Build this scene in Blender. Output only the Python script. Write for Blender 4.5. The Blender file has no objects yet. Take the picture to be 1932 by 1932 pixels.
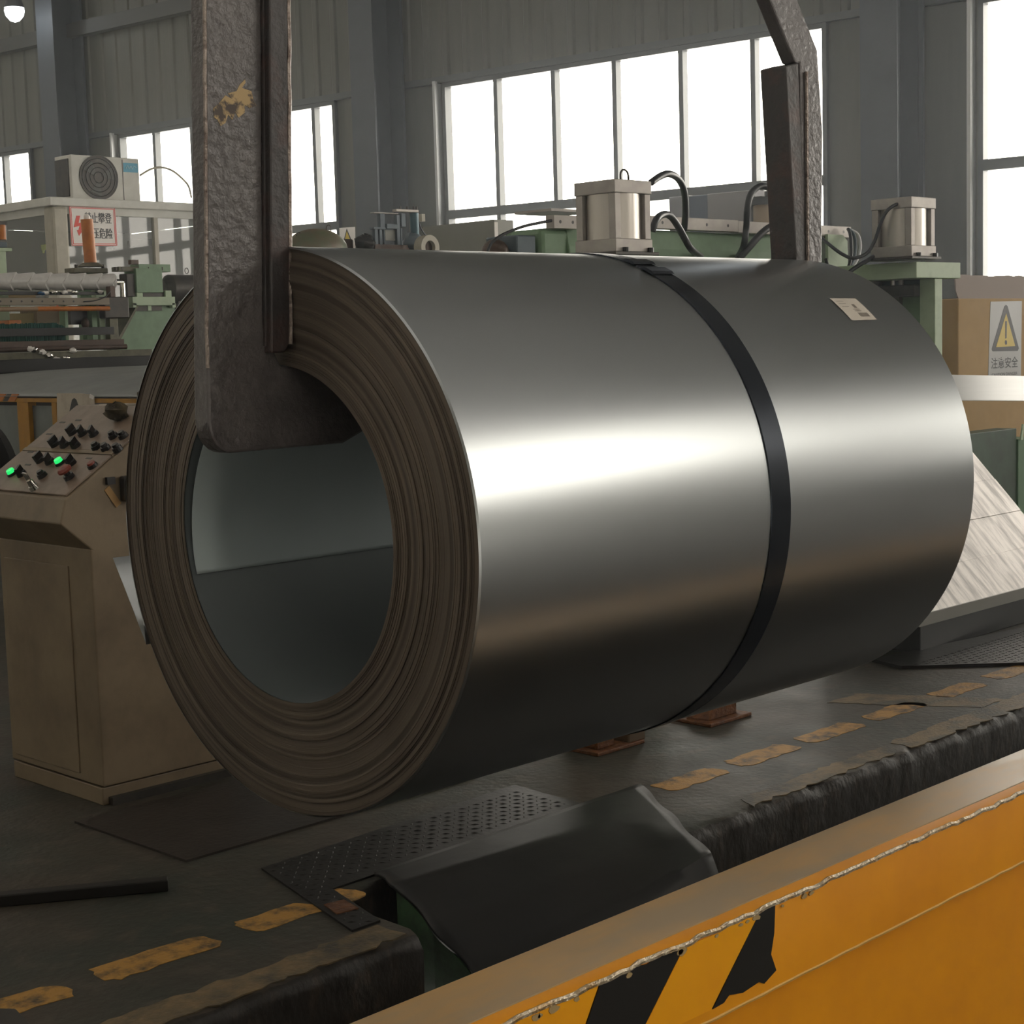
import bpy, bmesh, math, random
import numpy as np
from mathutils import Vector, Matrix
random.seed(7)
rng = np.random.default_rng(7)
R_ = math.radians
SC = bpy.context.scene
COL = SC.collection

# ------------------------------------------------------------------ camera
F_PX, PITCH, ROLL, YAW, EYE_Z = 3089.18, 0.10349489, -0.02931424, 0.78908416, 1.25
cp, sp = math.cos(PITCH), math.sin(PITCH)
cr, sr = math.cos(ROLL), math.sin(ROLL)
_r, _u, _f = np.array([1., 0, 0]), np.array([0, sp, cp]), np.array([0, cp, -sp])
_M = np.stack([cr * _r + sr * _u, -sr * _r + cr * _u, _f])
_c, _s = math.cos(-YAW), math.sin(-YAW)
_RZ = np.array([[_c, -_s, 0], [_s, _c, 0], [0, 0, 1]])
CAM = _M @ _RZ.T                      # rows: camera right, up, forward
EYE = np.array([0, 0, EYE_Z])
cd = bpy.data.cameras.new('camera')
cd.sensor_width = 36.0
cd.lens = 36.0 * F_PX / 1932.0
cd.clip_end = 300
cam = bpy.data.objects.new('camera', cd)
COL.objects.link(cam)
cam.matrix_world = Matrix(((CAM[0][0], CAM[1][0], -CAM[2][0], 0), (CAM[0][1], CAM[1][1], -CAM[2][1], 0),
                           (CAM[0][2], CAM[1][2], -CAM[2][2], EYE_Z), (0, 0, 0, 1)))
SC.camera = cam

# ------------------------------------------------------------------ sky, exposure
SKY = 7.5
HAZE = 0.0044
w = bpy.data.worlds.new('overcast_sky'); SC.world = w; w.use_nodes = True
bg = w.node_tree.nodes['Background']
bg.inputs[0].default_value = (1.0, 0.945, 0.85, 1); bg.inputs[1].default_value = SKY
SC.view_settings.view_transform = 'Standard'; SC.view_settings.look = 'None'
SC.view_settings.gamma = 1.0; SC.view_settings.exposure = 0.0
SC.view_settings.use_curve_mapping = False
cy = SC.cycles
cy.max_bounces = 8; cy.diffuse_bounces = 5; cy.glossy_bounces = 5; cy.transparent_max_bounces = 12
cy.sample_clamp_indirect = 8.0; cy.caustics_reflective = False; cy.caustics_refractive = False
cy.use_denoising = True

# wall frame: the window wall is not quite square to the line of machines
WALL_YAW = -0.66975836 - YAW
WD = np.array([math.cos(WALL_YAW), math.sin(WALL_YAW), 0])     # along the wall
WN = np.array([-math.sin(WALL_YAW), math.cos(WALL_YAW), 0])    # outwards
WDIST = 14.0
CEIL = 9.0
def wpt(t, n, z): return WD * t + WN * n + np.array([0, 0, z])

def portal(name, center, u, v, su, sv):
    """sky light enters through this opening; u, v span it and u x v points into the room"""
    l = bpy.data.lights.new(name, 'AREA'); l.shape = 'RECTANGLE'; l.size = su; l.size_y = sv
    l.cycles.is_portal = True
    o = bpy.data.objects.new(name, l); COL.objects.link(o)
    u = Vector(u).normalized(); v = Vector(v).normalized(); n = u.cross(v)
    o.matrix_world = Matrix(((u[0], v[0], -n[0], center[0]), (u[1], v[1], -n[1], center[1]), (u[2], v[2], -n[2], center[2]), (0, 0, 0, 1)))
    return o

# pixel helpers: a ray of the calibrated photograph met with a real plane
def ray(u, v): return np.array([(u - 966) / F_PX, -(v - 966) / F_PX, 1]) @ CAM
def zp(u, v, z): d = ray(u, v); return EYE + d * (z - EYE_Z) / d[2]
def xp(u, v, x): d = ray(u, v); return EYE + d * (x / d[0])
def yp(u, v, y): d = ray(u, v); return EYE + d * (y / d[1])
def wp(u, v, n): d = ray(u, v); return EYE + d * (n / (d @ WN))

# ------------------------------------------------------------------ materials
MATS = {}
def mat(name, col, rough=0.5, metal=0.0, col2=None, scale=8.0, lo=0.35, hi=0.65, bump=0.0, bscale=60.0, detail=6.0,
        stretch=(1, 1, 1), emit=0.0, spec=0.5, aniso=0.0, rough2=None):
    if name in MATS: return MATS[name]
    m = bpy.data.materials.new(name); m.use_nodes = True
    nt = m.node_tree; N = nt.nodes; L = nt.links
    b = N['Principled BSDF']
    b.inputs['Base Color'].default_value = (*col, 1); b.inputs['Roughness'].default_value = rough
    b.inputs['Metallic'].default_value = metal; b.inputs['Specular IOR Level'].default_value = spec
    if aniso: b.inputs['Anisotropic'].default_value = aniso
    if emit:
        b.inputs['Emission Color'].default_value = (*col, 1); b.inputs['Emission Strength'].default_value = emit
    if col2 is not None or bump or rough2 is not None:
        tc = N.new('ShaderNodeTexCoord'); mp = N.new('ShaderNodeMapping'); mp.inputs['Scale'].default_value = stretch
        L.new(tc.outputs['Object'], mp.inputs['Vector'])
    if col2 is not None or rough2 is not None:
        n = N.new('ShaderNodeTexNoise'); n.inputs['Scale'].default_value = scale; n.inputs['Detail'].default_value = detail
        n.inputs['Roughness'].default_value = 0.65
        L.new(mp.outputs['Vector'], n.inputs['Vector'])
        r = N.new('ShaderNodeMapRange'); r.inputs['From Min'].default_value = lo; r.inputs['From Max'].default_value = hi
        L.new(n.outputs['Fac'], r.inputs['Value'])
        if col2 is not None:
            x = N.new('ShaderNodeMix'); x.data_type = 'RGBA'
            x.inputs['A'].default_value = (*col, 1); x.inputs['B'].default_value = (*col2, 1)
            L.new(r.outputs['Result'], x.inputs['Factor']); L.new(x.outputs['Result'], b.inputs['Base Color'])
        if rough2 is not None:
            y = N.new('ShaderNodeMapRange'); y.inputs['To Min'].default_value = rough; y.inputs['To Max'].default_value = rough2
            L.new(r.outputs['Result'], y.inputs['Value']); L.new(y.outputs['Result'], b.inputs['Roughness'])
    if bump:
        n2 = N.new('ShaderNodeTexNoise'); n2.inputs['Scale'].default_value = bscale; n2.inputs['Detail'].default_value = 4
        L.new(mp.outputs['Vector'], n2.inputs['Vector'])
        bp = N.new('ShaderNodeBump'); bp.inputs['Strength'].default_value = bump; bp.inputs['Distance'].default_value = 0.01
        L.new(n2.outputs['Fac'], bp.inputs['Height']); L.new(bp.outputs['Normal'], b.inputs['Normal'])
    MATS[name] = m
    return m

def glass_mat(name, tint, gloss=0.08, rough=0.05, veil=0.0):
    if name in MATS: return MATS[name]
    m = bpy.data.materials.new(name); m.use_nodes = True
    nt = m.node_tree; N = nt.nodes; L = nt.links
    for n in list(N): N.remove(n)
    out = N.new('ShaderNodeOutputMaterial'); mx = N.new('ShaderNodeMixShader'); mx.inputs[0].default_value = gloss
    tr = N.new('ShaderNodeBsdfTransparent'); tr.inputs[0].default_value = (*tint, 1)
    gl = N.new('ShaderNodeBsdfGlossy'); gl.inputs['Roughness'].default_value = rough
    L.new(tr.outputs[0], mx.inputs[1]); L.new(gl.outputs[0], mx.inputs[2])
    last = mx
    if veil:
        df = N.new('ShaderNodeBsdfDiffuse'); df.inputs[0].default_value = (0.6, 0.6, 0.58, 1)
        m2 = N.new('ShaderNodeMixShader'); m2.inputs[0].default_value = veil
        L.new(mx.outputs[0], m2.inputs[1]); L.new(df.outputs[0], m2.inputs[2]); last = m2
    L.new(last.outputs[0], out.inputs['Surface'])
    MATS[name] = m
    return m

def worn_mat(name, col, under, lo, hi, scale, rough=0.6):
    """paint worn through to what lies under it"""
    return mat(name, col, rough, 0, under, scale, lo, hi, bump=0.25, bscale=90)

M_GALV = mat('galvanised_sheet', (0.50, 0.52, 0.53), 0.285, 1.0, (0.48, 0.50, 0.51), 2.0, 0.2, 0.8, detail=1.0)
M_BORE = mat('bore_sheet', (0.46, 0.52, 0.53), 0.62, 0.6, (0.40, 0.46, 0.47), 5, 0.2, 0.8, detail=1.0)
M_STRAP = mat('blued_strapping', (0.028, 0.034, 0.045), 0.24, 0.7)
M_ARM = mat('lifter_black_paint', (0.075, 0.066, 0.066), 0.32, 0.1, (0.13, 0.115, 0.112), 14, 0.3, 0.75, bump=0.4, bscale=70)
M_ARMD = mat('lifter_dark_side', (0.035, 0.030, 0.030), 0.45, 0.1, (0.07, 0.035, 0.028), 18, 0.45, 0.75, bump=0.3, bscale=60)
M_BEAD = mat('lit_edge_bead', (0.30, 0.25, 0.22), 0.30, 0.7, (0.10, 0.07, 0.06), 40, 0.45, 0.7, bump=0.5, bscale=120)  # lifter edges catching light: that brightness is put into the bead colour
M_CONS = mat('console_cream_dirty', (0.235, 0.175, 0.11), 0.5, 0, (0.13, 0.092, 0.056), 5, 0.40, 0.80, bump=0.05)
M_CONSP = mat('console_panel_grimy', (0.23, 0.165, 0.12), 0.42, 0, (0.11, 0.075, 0.052), 14, 0.40, 0.78)
M_BLACK = mat('black_plastic', (0.012, 0.011, 0.011), 0.35)
M_RUBBER = mat('black_rubber', (0.009, 0.0085, 0.008), 0.42, 0, (0.016, 0.014, 0.012), 4, bump=0.15, bscale=9)
M_CHROME = mat('chrome', (0.8, 0.76, 0.7), 0.10, 1.0)
M_RED = mat('red_plastic', (0.20, 0.035, 0.02), 0.4)
M_GREENL = mat('green_lamp_glow', (0.02, 0.75, 0.16), 0.3, emit=1.0)
M_GREEN = mat('machine_green', (0.20, 0.31, 0.19), 0.5, 0, (0.15, 0.23, 0.14), 7, 0.4, 0.75, bump=0.04)
M_GREENP = mat('machine_green_pale', (0.42, 0.52, 0.36), 0.5, 0, (0.30, 0.38, 0.25), 9, 0.5, 0.75)  # paler copy of the machine green, lit look of front faces put into colour
M_GREEND = mat('machine_green_dark', (0.045, 0.085, 0.05), 0.5, 0, (0.03, 0.05, 0.03), 6)
M_BRUSH = mat('teal_bristle', (0.022, 0.115, 0.09), 0.8, 0, (0.01, 0.055, 0.045), 6, stretch=(30, 30, 1))
M_ALU = mat('cast_aluminium', (0.42, 0.39, 0.36), 0.5, 0.5, (0.34, 0.31, 0.29), 12)
M_ALUB = mat('aluminium_barrel', (0.55, 0.51, 0.47), 0.33, 0.8)
M_DKMET = mat('dark_machine_steel', (0.04, 0.037, 0.034), 0.45, 0.4, (0.07, 0.06, 0.05), 10)
M_BLUEG = mat('blue_grey_steel', (0.10, 0.13, 0.15), 0.5, 0.2, (0.07, 0.09, 0.11), 10)
M_HOSE = mat('black_hose', (0.016, 0.018, 0.022), 0.4)
M_YEL = mat('yellow_paint', (0.92, 0.37, 0.006), 0.42, 0, (0.80, 0.30, 0.006), 5, 0.35, 0.75)
M_YELT = mat('yellow_dusty_top', (0.62, 0.38, 0.16), 0.36, 0.1, (0.46, 0.34, 0.21), 5, 0.35, 0.62, stretch=(1, 3, 1), rough2=0.28)
M_TAPEY = mat('yellow_tape', (0.98, 0.42, 0.006), 0.4, 0, (0.90, 0.36, 0.006), 9, 0.5, 0.8)
M_TAPEB = mat('black_tape', (0.010, 0.009, 0.008), 0.4)
M_RAIL = mat('rail_yellow', (0.42, 0.20, 0.015), 0.5, 0, (0.26, 0.12, 0.012), 9, 0.45, 0.8)
M_ORANGE = mat('orange_paint', (0.55, 0.18, 0.022), 0.5, 0, (0.40, 0.12, 0.02), 12)
M_FILM = mat('plastic_film', (0.62, 0.60, 0.57), 0.28, 0, (0.52, 0.50, 0.48), 20, bump=0.1, bscale=30)
M_CARD = mat('cardboard', (0.44, 0.29, 0.13), 0.8, 0, (0.38, 0.245, 0.105), 3)
M_CARDIN = mat('cardboard_flap', (0.34, 0.28, 0.25), 0.85)  # greyer than the carton: reflected haze put into the colour
M_WHITE = mat('white_enamel', (0.62, 0.61, 0.56), 0.45, 0, (0.52, 0.51, 0.46), 5)
M_CREAM = mat('cream_enamel', (0.45, 0.42, 0.34), 0.5, 0, (0.36, 0.33, 0.26), 6)
M_PANELG = mat('grey_cabinet_paint', (0.27, 0.27, 0.235), 0.5, 0, (0.24, 0.24, 0.21), 3)
M_SIGNW = mat('sign_white', (0.80, 0.76, 0.72), 0.5)
M_SIGNG = mat('sign_grey_film', (0.42, 0.42, 0.42), 0.4)
M_SIGNR = mat('sign_red', (0.70, 0.05, 0.03), 0.5)
M_SIGNK = mat('sign_black', (0.02, 0.018, 0.02), 0.5)
M_SIGNY = mat('sign_yellow', (0.62, 0.45, 0.06), 0.5)
M_LABEL = mat('paper_label', (0.62, 0.56, 0.48), 0.7)
M_INK = mat('faded_ink', (0.22, 0.19, 0.16), 0.8)
M_RUST = mat('rusty_iron', (0.10, 0.035, 0.012), 0.6, 0.2, (0.20, 0.075, 0.02), 30, bump=0.5, bscale=70)
M_TREAD = mat('tread_plate_steel', (0.030, 0.027, 0.025), 0.42, 0.5, (0.016, 0.014, 0.012), 7, bump=0.1)
M_BRIGHT = mat('brushed_bright_sheet', (0.82, 0.77, 0.73), 0.38, 0.5, (0.50, 0.47, 0.45), 3.5, 0.42, 0.62, stretch=(7, 1.2, 1.2), rough2=0.5, bump=.06, bscale=30)
M_STRIP = mat('strip_steel', (0.55, 0.55, 0.54), 0.40, 1.0, (0.50, 0.50, 0.49), 3)
M_APRON = mat('dull_steel_apron', (0.26, 0.27, 0.26), 0.5, 0.7, (0.21, 0.22, 0.21), 5)
M_BROWN = mat('brown_oily_steel', (0.10, 0.065, 0.05), 0.45, 0.3, (0.06, 0.04, 0.03), 12)
M_OLIVE = mat('olive_dirty_steel', (0.15, 0.14, 0.09), 0.5, 0.2, (0.08, 0.075, 0.05), 14)
M_WALL = mat('wall_sheet_grey_green', (0.125, 0.122, 0.10), 0.6, 0, (0.10, 0.10, 0.082), 1.6, stretch=(3, 3, 0.4))
M_COLM = mat('column_blue_grey', (0.085, 0.095, 0.11), 0.55, 0, (0.07, 0.08, 0.092), 3)
M_WFRM = mat('window_frame_alu', (0.10, 0.105, 0.105), 0.40, 0.3)
M_WEDGE = mat('window_flashing', (0.55, 0.56, 0.56), 0.35, 0.4)
M_CEIL = mat('roof_sheet', (0.42, 0.42, 0.42), 0.7)
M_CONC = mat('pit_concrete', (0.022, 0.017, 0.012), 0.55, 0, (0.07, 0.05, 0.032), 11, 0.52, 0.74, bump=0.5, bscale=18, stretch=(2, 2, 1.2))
M_DIRTY = mat('dirty_cloth', (0.07, 0.05, 0.018), 0.9, 0, (0.03, 0.022, 0.012), 20, bump=0.8, bscale=60)
M_LAMP = mat('lamp_glow', (0.92, 0.97, 1.0), 0.3, emit=14.0)
M_LAMPH = mat('lamp_housing', (0.10, 0.10, 0.10), 0.4, 0.5)
M_GLASS = glass_mat('window_glass', (0.97, 0.97, 0.96), 0.06)
M_CABGL = glass_mat('cabin_glass', (0.80, 0.84, 0.82), 0.08, 0.03, 0.25)
M_WORNY = worn_mat('worn_yellow_marking', (0.48, 0.25, 0.05), (0.07, 0.045, 0.022), 0.46, 0.66, 16)
M_WORNE = worn_mat('worn_edge_marking', (0.22, 0.15, 0.07), (0.05, 0.043, 0.03), 0.40, 0.62, 7)

def floor_mat():
    m = bpy.data.materials.new('worn_green_floor_paint'); m.use_nodes = True
    nt = m.node_tree; N = nt.nodes; L = nt.links; b = N['Principled BSDF']
    tc = N.new('ShaderNodeTexCoord')
    def noise(s, d=6):
        n = N.new('ShaderNodeTexNoise'); n.inputs['Scale'].default_value = s; n.inputs['Detail'].default_value = d
        L.new(tc.outputs['Object'], n.inputs['Vector']); return n.outputs['Fac']
    def mr(src, a, bb):
        r = N.new('ShaderNodeMapRange'); r.inputs['From Min'].default_value = a; r.inputs['From Max'].default_value = bb
        L.new(src, r.inputs['Value']); return r.outputs['Result']
    def mix(fac, ca, cb):
        x = N.new('ShaderNodeMix'); x.data_type = 'RGBA'; L.new(fac, x.inputs['Factor'])
        for k, c in (('A', ca), ('B', cb)):
            if isinstance(c, tuple): x.inputs[k].default_value = (*c, 1)
            else: L.new(c, x.inputs[k])
        return x.outputs['Result']
    c1 = mix(mr(noise(2.2), 0.35, 0.7), (0.028, 0.033, 0.023), (0.056, 0.040, 0.026))
    c2 = mix(mr(noise(14), 0.52, 0.72), c1, (0.075, 0.058, 0.042))
    L.new(c2, b.inputs['Base Color'])
    rr = N.new('ShaderNodeMapRange'); rr.inputs['To Min'].default_value = 0.42; rr.inputs['To Max'].default_value = 0.7
    L.new(noise(5), rr.inputs['Value']); L.new(rr.outputs['Result'], b.inputs['Roughness'])
    bp = N.new('ShaderNodeBump'); bp.inputs['Strength'].default_value = 0.25; bp.inputs['Distance'].default_value = 0.01
    L.new(noise(45), bp.inputs['Height']); L.new(bp.outputs['Normal'], b.inputs['Normal'])
    return m
M_FLOOR = floor_mat()

def edge_mat():
    """coil end: the edges of the wraps, brownish, finely lined around the axis"""
    m = bpy.data.materials.new('coil_wrap_edges'); m.use_nodes = True
    nt = m.node_tree; N = nt.nodes; L = nt.links; b = N['Principled BSDF']
    tc = N.new('ShaderNodeTexCoord'); sx = N.new('ShaderNodeSeparateXYZ'); L.new(tc.outputs['Object'], sx.inputs[0])
    def math_(op, a, bb=None):
        k = N.new('ShaderNodeMath'); k.operation = op
        for i, q in enumerate((a, bb)):
            if q is None: continue
            if isinstance(q, float): k.inputs[i].default_value = q
            else: L.new(q, k.inputs[i])
        return k.outputs[0]
    dy = math_('SUBTRACT', sx.outputs['Y'], float(CC[1])); dz = math_('SUBTRACT', sx.outputs['Z'], float(CC[2]))
    rad = math_('SQRT', math_('ADD', math_('MULTIPLY', dy, dy), math_('MULTIPLY', dz, dz)))
    n1 = N.new('ShaderNodeTexNoise'); n1.noise_dimensions = '1D'; n1.inputs['Scale'].default_value = 90; n1.inputs['Detail'].default_value = 6
    L.new(rad, n1.inputs['W'])
    n2 = N.new('ShaderNodeTexNoise'); n2.inputs['Scale'].default_value = 5; L.new(tc.outputs['Object'], n2.inputs['Vector'])
    s = math_('ADD', math_('MULTIPLY', n1.outputs['Fac'], 0.75), math_('MULTIPLY', n2.outputs['Fac'], 0.25))
    r = N.new('ShaderNodeMapRange'); r.inputs['From Min'].default_value = 0.35; r.inputs['From Max'].default_value = 0.65; L.new(s, r.inputs['Value'])
    x = N.new('ShaderNodeMix'); x.data_type = 'RGBA'; L.new(r.outputs['Result'], x.inputs['Factor'])
    x.inputs['A'].default_value = (0.070, 0.054, 0.042, 1); x.inputs['B'].default_value = (0.165, 0.13, 0.10, 1)
    L.new(x.outputs['Result'], b.inputs['Base Color'])
    b.inputs['Metallic'].default_value = 0.35; b.inputs['Roughness'].default_value = 0.5
    bp = N.new('ShaderNodeBump'); bp.inputs['Strength'].default_value = 0.5; bp.inputs['Distance'].default_value = 0.003
    L.new(n1.outputs['Fac'], bp.inputs['Height']); L.new(bp.outputs['Normal'], b.inputs['Normal'])
    return m

# ------------------------------------------------------------------ mesh helpers
class G:
    def __init__(s): s.v = []; s.f = []
    def add(s, vs, fs):
        k = len(s.v); s.v += [tuple(map(float, p)) for p in vs]; s.f += [tuple(i + k for i in f) for f in fs]; return s
    def box(s, x0, x1, y0, y1, z0, z1):
        if x0 > x1: x0, x1 = x1, x0
        if y0 > y1: y0, y1 = y1, y0
        if z0 > z1: z0, z1 = z1, z0
        return s.add([(x0, y0, z0), (x1, y0, z0), (x1, y1, z0), (x0, y1, z0), (x0, y0, z1), (x1, y0, z1), (x1, y1, z1), (x0, y1, z1)],
                     [(0, 3, 2, 1), (4, 5, 6, 7), (0, 1, 5, 4), (1, 2, 6, 5), (2, 3, 7, 6), (3, 0, 4, 7)])
    def obox(s, c, u, v, n, su, sv, sn):
        """box centred at c with half-free axes u, v, n and full sizes"""
        c, u, v, n = map(np.array, (c, u, v, n)); P = []
        for dz in (-.5, .5):
            for dx, dy in ((-.5, -.5), (.5, -.5), (.5, .5), (-.5, .5)): P.append(c + u * dx * su + v * dy * sv + n * dz * sn)
        return s.add(P, [(0, 3, 2, 1), (4, 5, 6, 7), (0, 1, 5, 4), (1, 2, 6, 5), (2, 3, 7, 6), (3, 0, 4, 7)])
    def prism(s, poly, axis, a0, a1):
        """poly of 2-D points swept along axis; 'x': (y,z), 'y': (x,z), 'z': (x,y)"""
        n = len(poly)
        def mk(p, a): return {'x': (a, p[0], p[1]), 'y': (p[0], a, p[1]), 'z': (p[0], p[1], a)}[axis]
        vs = [mk(p, a0) for p in poly] + [mk(p, a1) for p in poly]
        return s.add(vs, [tuple(range(n))[::-1], tuple(range(n, 2 * n))] + [(i, (i + 1) % n, n + (i + 1) % n, n + i) for i in range(n)])
    def cyl(s, p0, p1, r0, r1=None, n=20, caps=True):
        r1 = r0 if r1 is None else r1
        p0, p1 = Vector(p0), Vector(p1); d = (p1 - p0).normalized()
        a = d.orthogonal().normalized(); b = d.cross(a); vs = []
        for p, r in ((p0, r0), (p1, r1)):
            for i in range(n):
                t = 2 * math.pi * i / n; vs.append(p + (a * math.cos(t) + b * math.sin(t)) * r)
        fs = [(i, (i + 1) % n, n + (i + 1) % n, n + i) for i in range(n)]
        if caps: fs += [tuple(range(n))[::-1], tuple(range(n, 2 * n))]
        return s.add(vs, fs)
    def tube(s, pts, r, n=10, sub=6):
        P = [Vector(p) for p in pts]
        if sub > 1 and len(P) > 2:
            Q = []
            for i in range(len(P) - 1):
                p0, p1, p2, p3 = P[max(i - 1, 0)], P[i], P[i + 1], P[min(i + 2, len(P) - 1)]
                for k in range(sub):
                    t = k / sub
                    Q.append(0.5 * ((2 * p1) + (p2 - p0) * t + (2 * p0 - 5 * p1 + 4 * p2 - p3) * t * t + (3 * p1 - p0 - 3 * p2 + p3) * t ** 3))
            P = Q + [P[-1]]
        vs = []; fs = []; a = None
        for i, p in enumerate(P):
            d = (P[min(i + 1, len(P) - 1)] - P[max(i - 1, 0)]).normalized()
            a = d.orthogonal().normalized() if a is None else (a - d * a.dot(d)).normalized()
            b = d.cross(a)
            for k in range(n):
                t = 2 * math.pi * k / n; vs.append(p + (a * math.cos(t) + b * math.sin(t)) * r)
        for i in range(len(P) - 1):
            for k in range(n): fs.append((i * n + k, i * n + (k + 1) % n, (i + 1) * n + (k + 1) % n, (i + 1) * n + k))
        fs += [tuple(range(n))[::-1], tuple(range((len(P) - 1) * n, len(P) * n))]
        return s.add(vs, fs)
    def lathe(s, prof, c, axis='x', n=48, closed=False, a0=0.0, a1=2 * math.pi):
        """prof: (along axis, radius) points turned about the axis through c"""
        full = abs(a1 - a0 - 2 * math.pi) < 1e-6; m = n if full else n + 1; vs = []; fs = []
        for (h, r) in prof:
            for i in range(m):
                t = a0 + (a1 - a0) * i / n; ca, sa = math.cos(t) * r, math.sin(t) * r
                if axis == 'x': vs.append((c[0] + h, c[1] + ca, c[2] + sa))
                elif axis == 'y': vs.append((c[0] + sa, c[1] + h, c[2] + ca))
                else: vs.append((c[0] + ca, c[1] + sa, c[2] + h))
        K = len(prof)
        for j in range(K - 1 + (1 if closed else 0)):
            j2 = (j + 1) % K
            for i in range(n if full else n):
                i2 = (i + 1) % m
                fs.append((j * m + i, j2 * m + i, j2 * m + i2, j * m + i2))
        return s.add(vs, fs)
    def ball(s, c, rx, ry, rz, n=14, m=8, jit=0.0):
        vs = []; fs = []
        for j in range(m + 1):
            ph = math.pi * j / m
            for i in range(n):
                t = 2 * math.pi * i / n; k = 1 + jit * (random.random() - .5)
                vs.append((c[0] + rx * k * math.sin(ph) * math.cos(t), c[1] + ry * k * math.sin(ph) * math.sin(t), c[2] + rz * k * math.cos(ph)))
        for j in range(m):
            for i in range(n): fs.append((j * n + i, (j + 1) * n + i, (j + 1) * n + (i + 1) % n, j * n + (i + 1) % n))
        return s.add(vs, fs)
    def build(s, name, m, parent=None, bevel=0.0, smooth=None, seg=2, kind=None, label=None):
        me = bpy.data.meshes.new(name); me.from_pydata(s.v, [], s.f)
        bm = bmesh.new(); bm.from_mesh(me); bmesh.ops.remove_doubles(bm, verts=bm.verts, dist=1e-6)
        bmesh.ops.recalc_face_normals(bm, faces=bm.faces); bm.to_mesh(me); bm.free()
        me.materials.append(m)
        o = bpy.data.objects.new(name, me); COL.objects.link(o)
        if smooth is not None:
            me.polygons.foreach_set('use_smooth', [True] * len(me.polygons)); me.set_sharp_from_angle(angle=R_(smooth))
        if bevel:
            b = o.modifiers.new('bevel', 'BEVEL'); b.width = bevel; b.segments = seg; b.limit_method = 'ANGLE'; b.angle_limit = R_(40)
        if parent: attach(o, parent)
        if kind: o['kind'] = kind
        if label: o['label'] = label
        return o

BASE = {}
def attach(o, parent):
    o.parent = parent
    if parent.name in BASE: o.matrix_parent_inverse = Matrix.Translation(-Vector(BASE[parent.name]))
def thing(name, loc, label, cat, group=None):
    o = bpy.data.objects.new(name, None); COL.objects.link(o); o.location = loc; BASE[o.name] = tuple(loc)
    o['label'] = label; o['category'] = cat
    if group: o['group'] = group
    return o
def tag(o, label, cat, group=None):
    o['label'] = label; o['category'] = cat
    if group: o['group'] = group
    return o
def struct(o): o['kind'] = 'structure'; return o
def in_wall(o):
    """mesh was written in (along wall, outward, up): turn it into place"""
    o.rotation_euler = (0, 0, WALL_YAW); return o
def fy(g, u0, v0, u1, v1, y, th):
    """box whose near (-y) face fills the given patch"""
    a, b = yp(u0, v0, y), yp(u1, v1, y); return g.box(a[0], b[0], y, y + th, b[2], a[2])
def fx(g, u0, v0, u1, v1, x, th):
    a, b = xp(u0, v0, x), xp(u1, v1, x); return g.box(x, x + th, b[1], a[1], b[2], a[2])

CJK = {}
def text(s, size, m, parent, origin, ux, uz, name='lettering', sx=1.0, bold=0.0):
    """flat lettering; ux runs along the line, uz up the letters; turned into a mesh"""
    cu = bpy.data.curves.new(name, 'FONT'); cu.body = s; cu.size = size; cu.align_x = 'CENTER'; cu.align_y = 'CENTER'; cu.offset = bold
    t = bpy.data.objects.new(name, cu); COL.objects.link(t)
    dg = bpy.context.evaluated_depsgraph_get(); me = bpy.data.meshes.new_from_object(t.evaluated_get(dg))
    bpy.data.objects.remove(t); ux = Vector(ux).normalized(); uz = Vector(uz).normalized(); o3 = Vector(origin)
    for v in me.vertices: v.co = o3 + ux * (v.co.x * sx) + uz * v.co.y
    me.materials.clear(); me.materials.append(m)
    o = bpy.data.objects.new(name, me); COL.objects.link(o); attach(o, parent)
    return o

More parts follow.
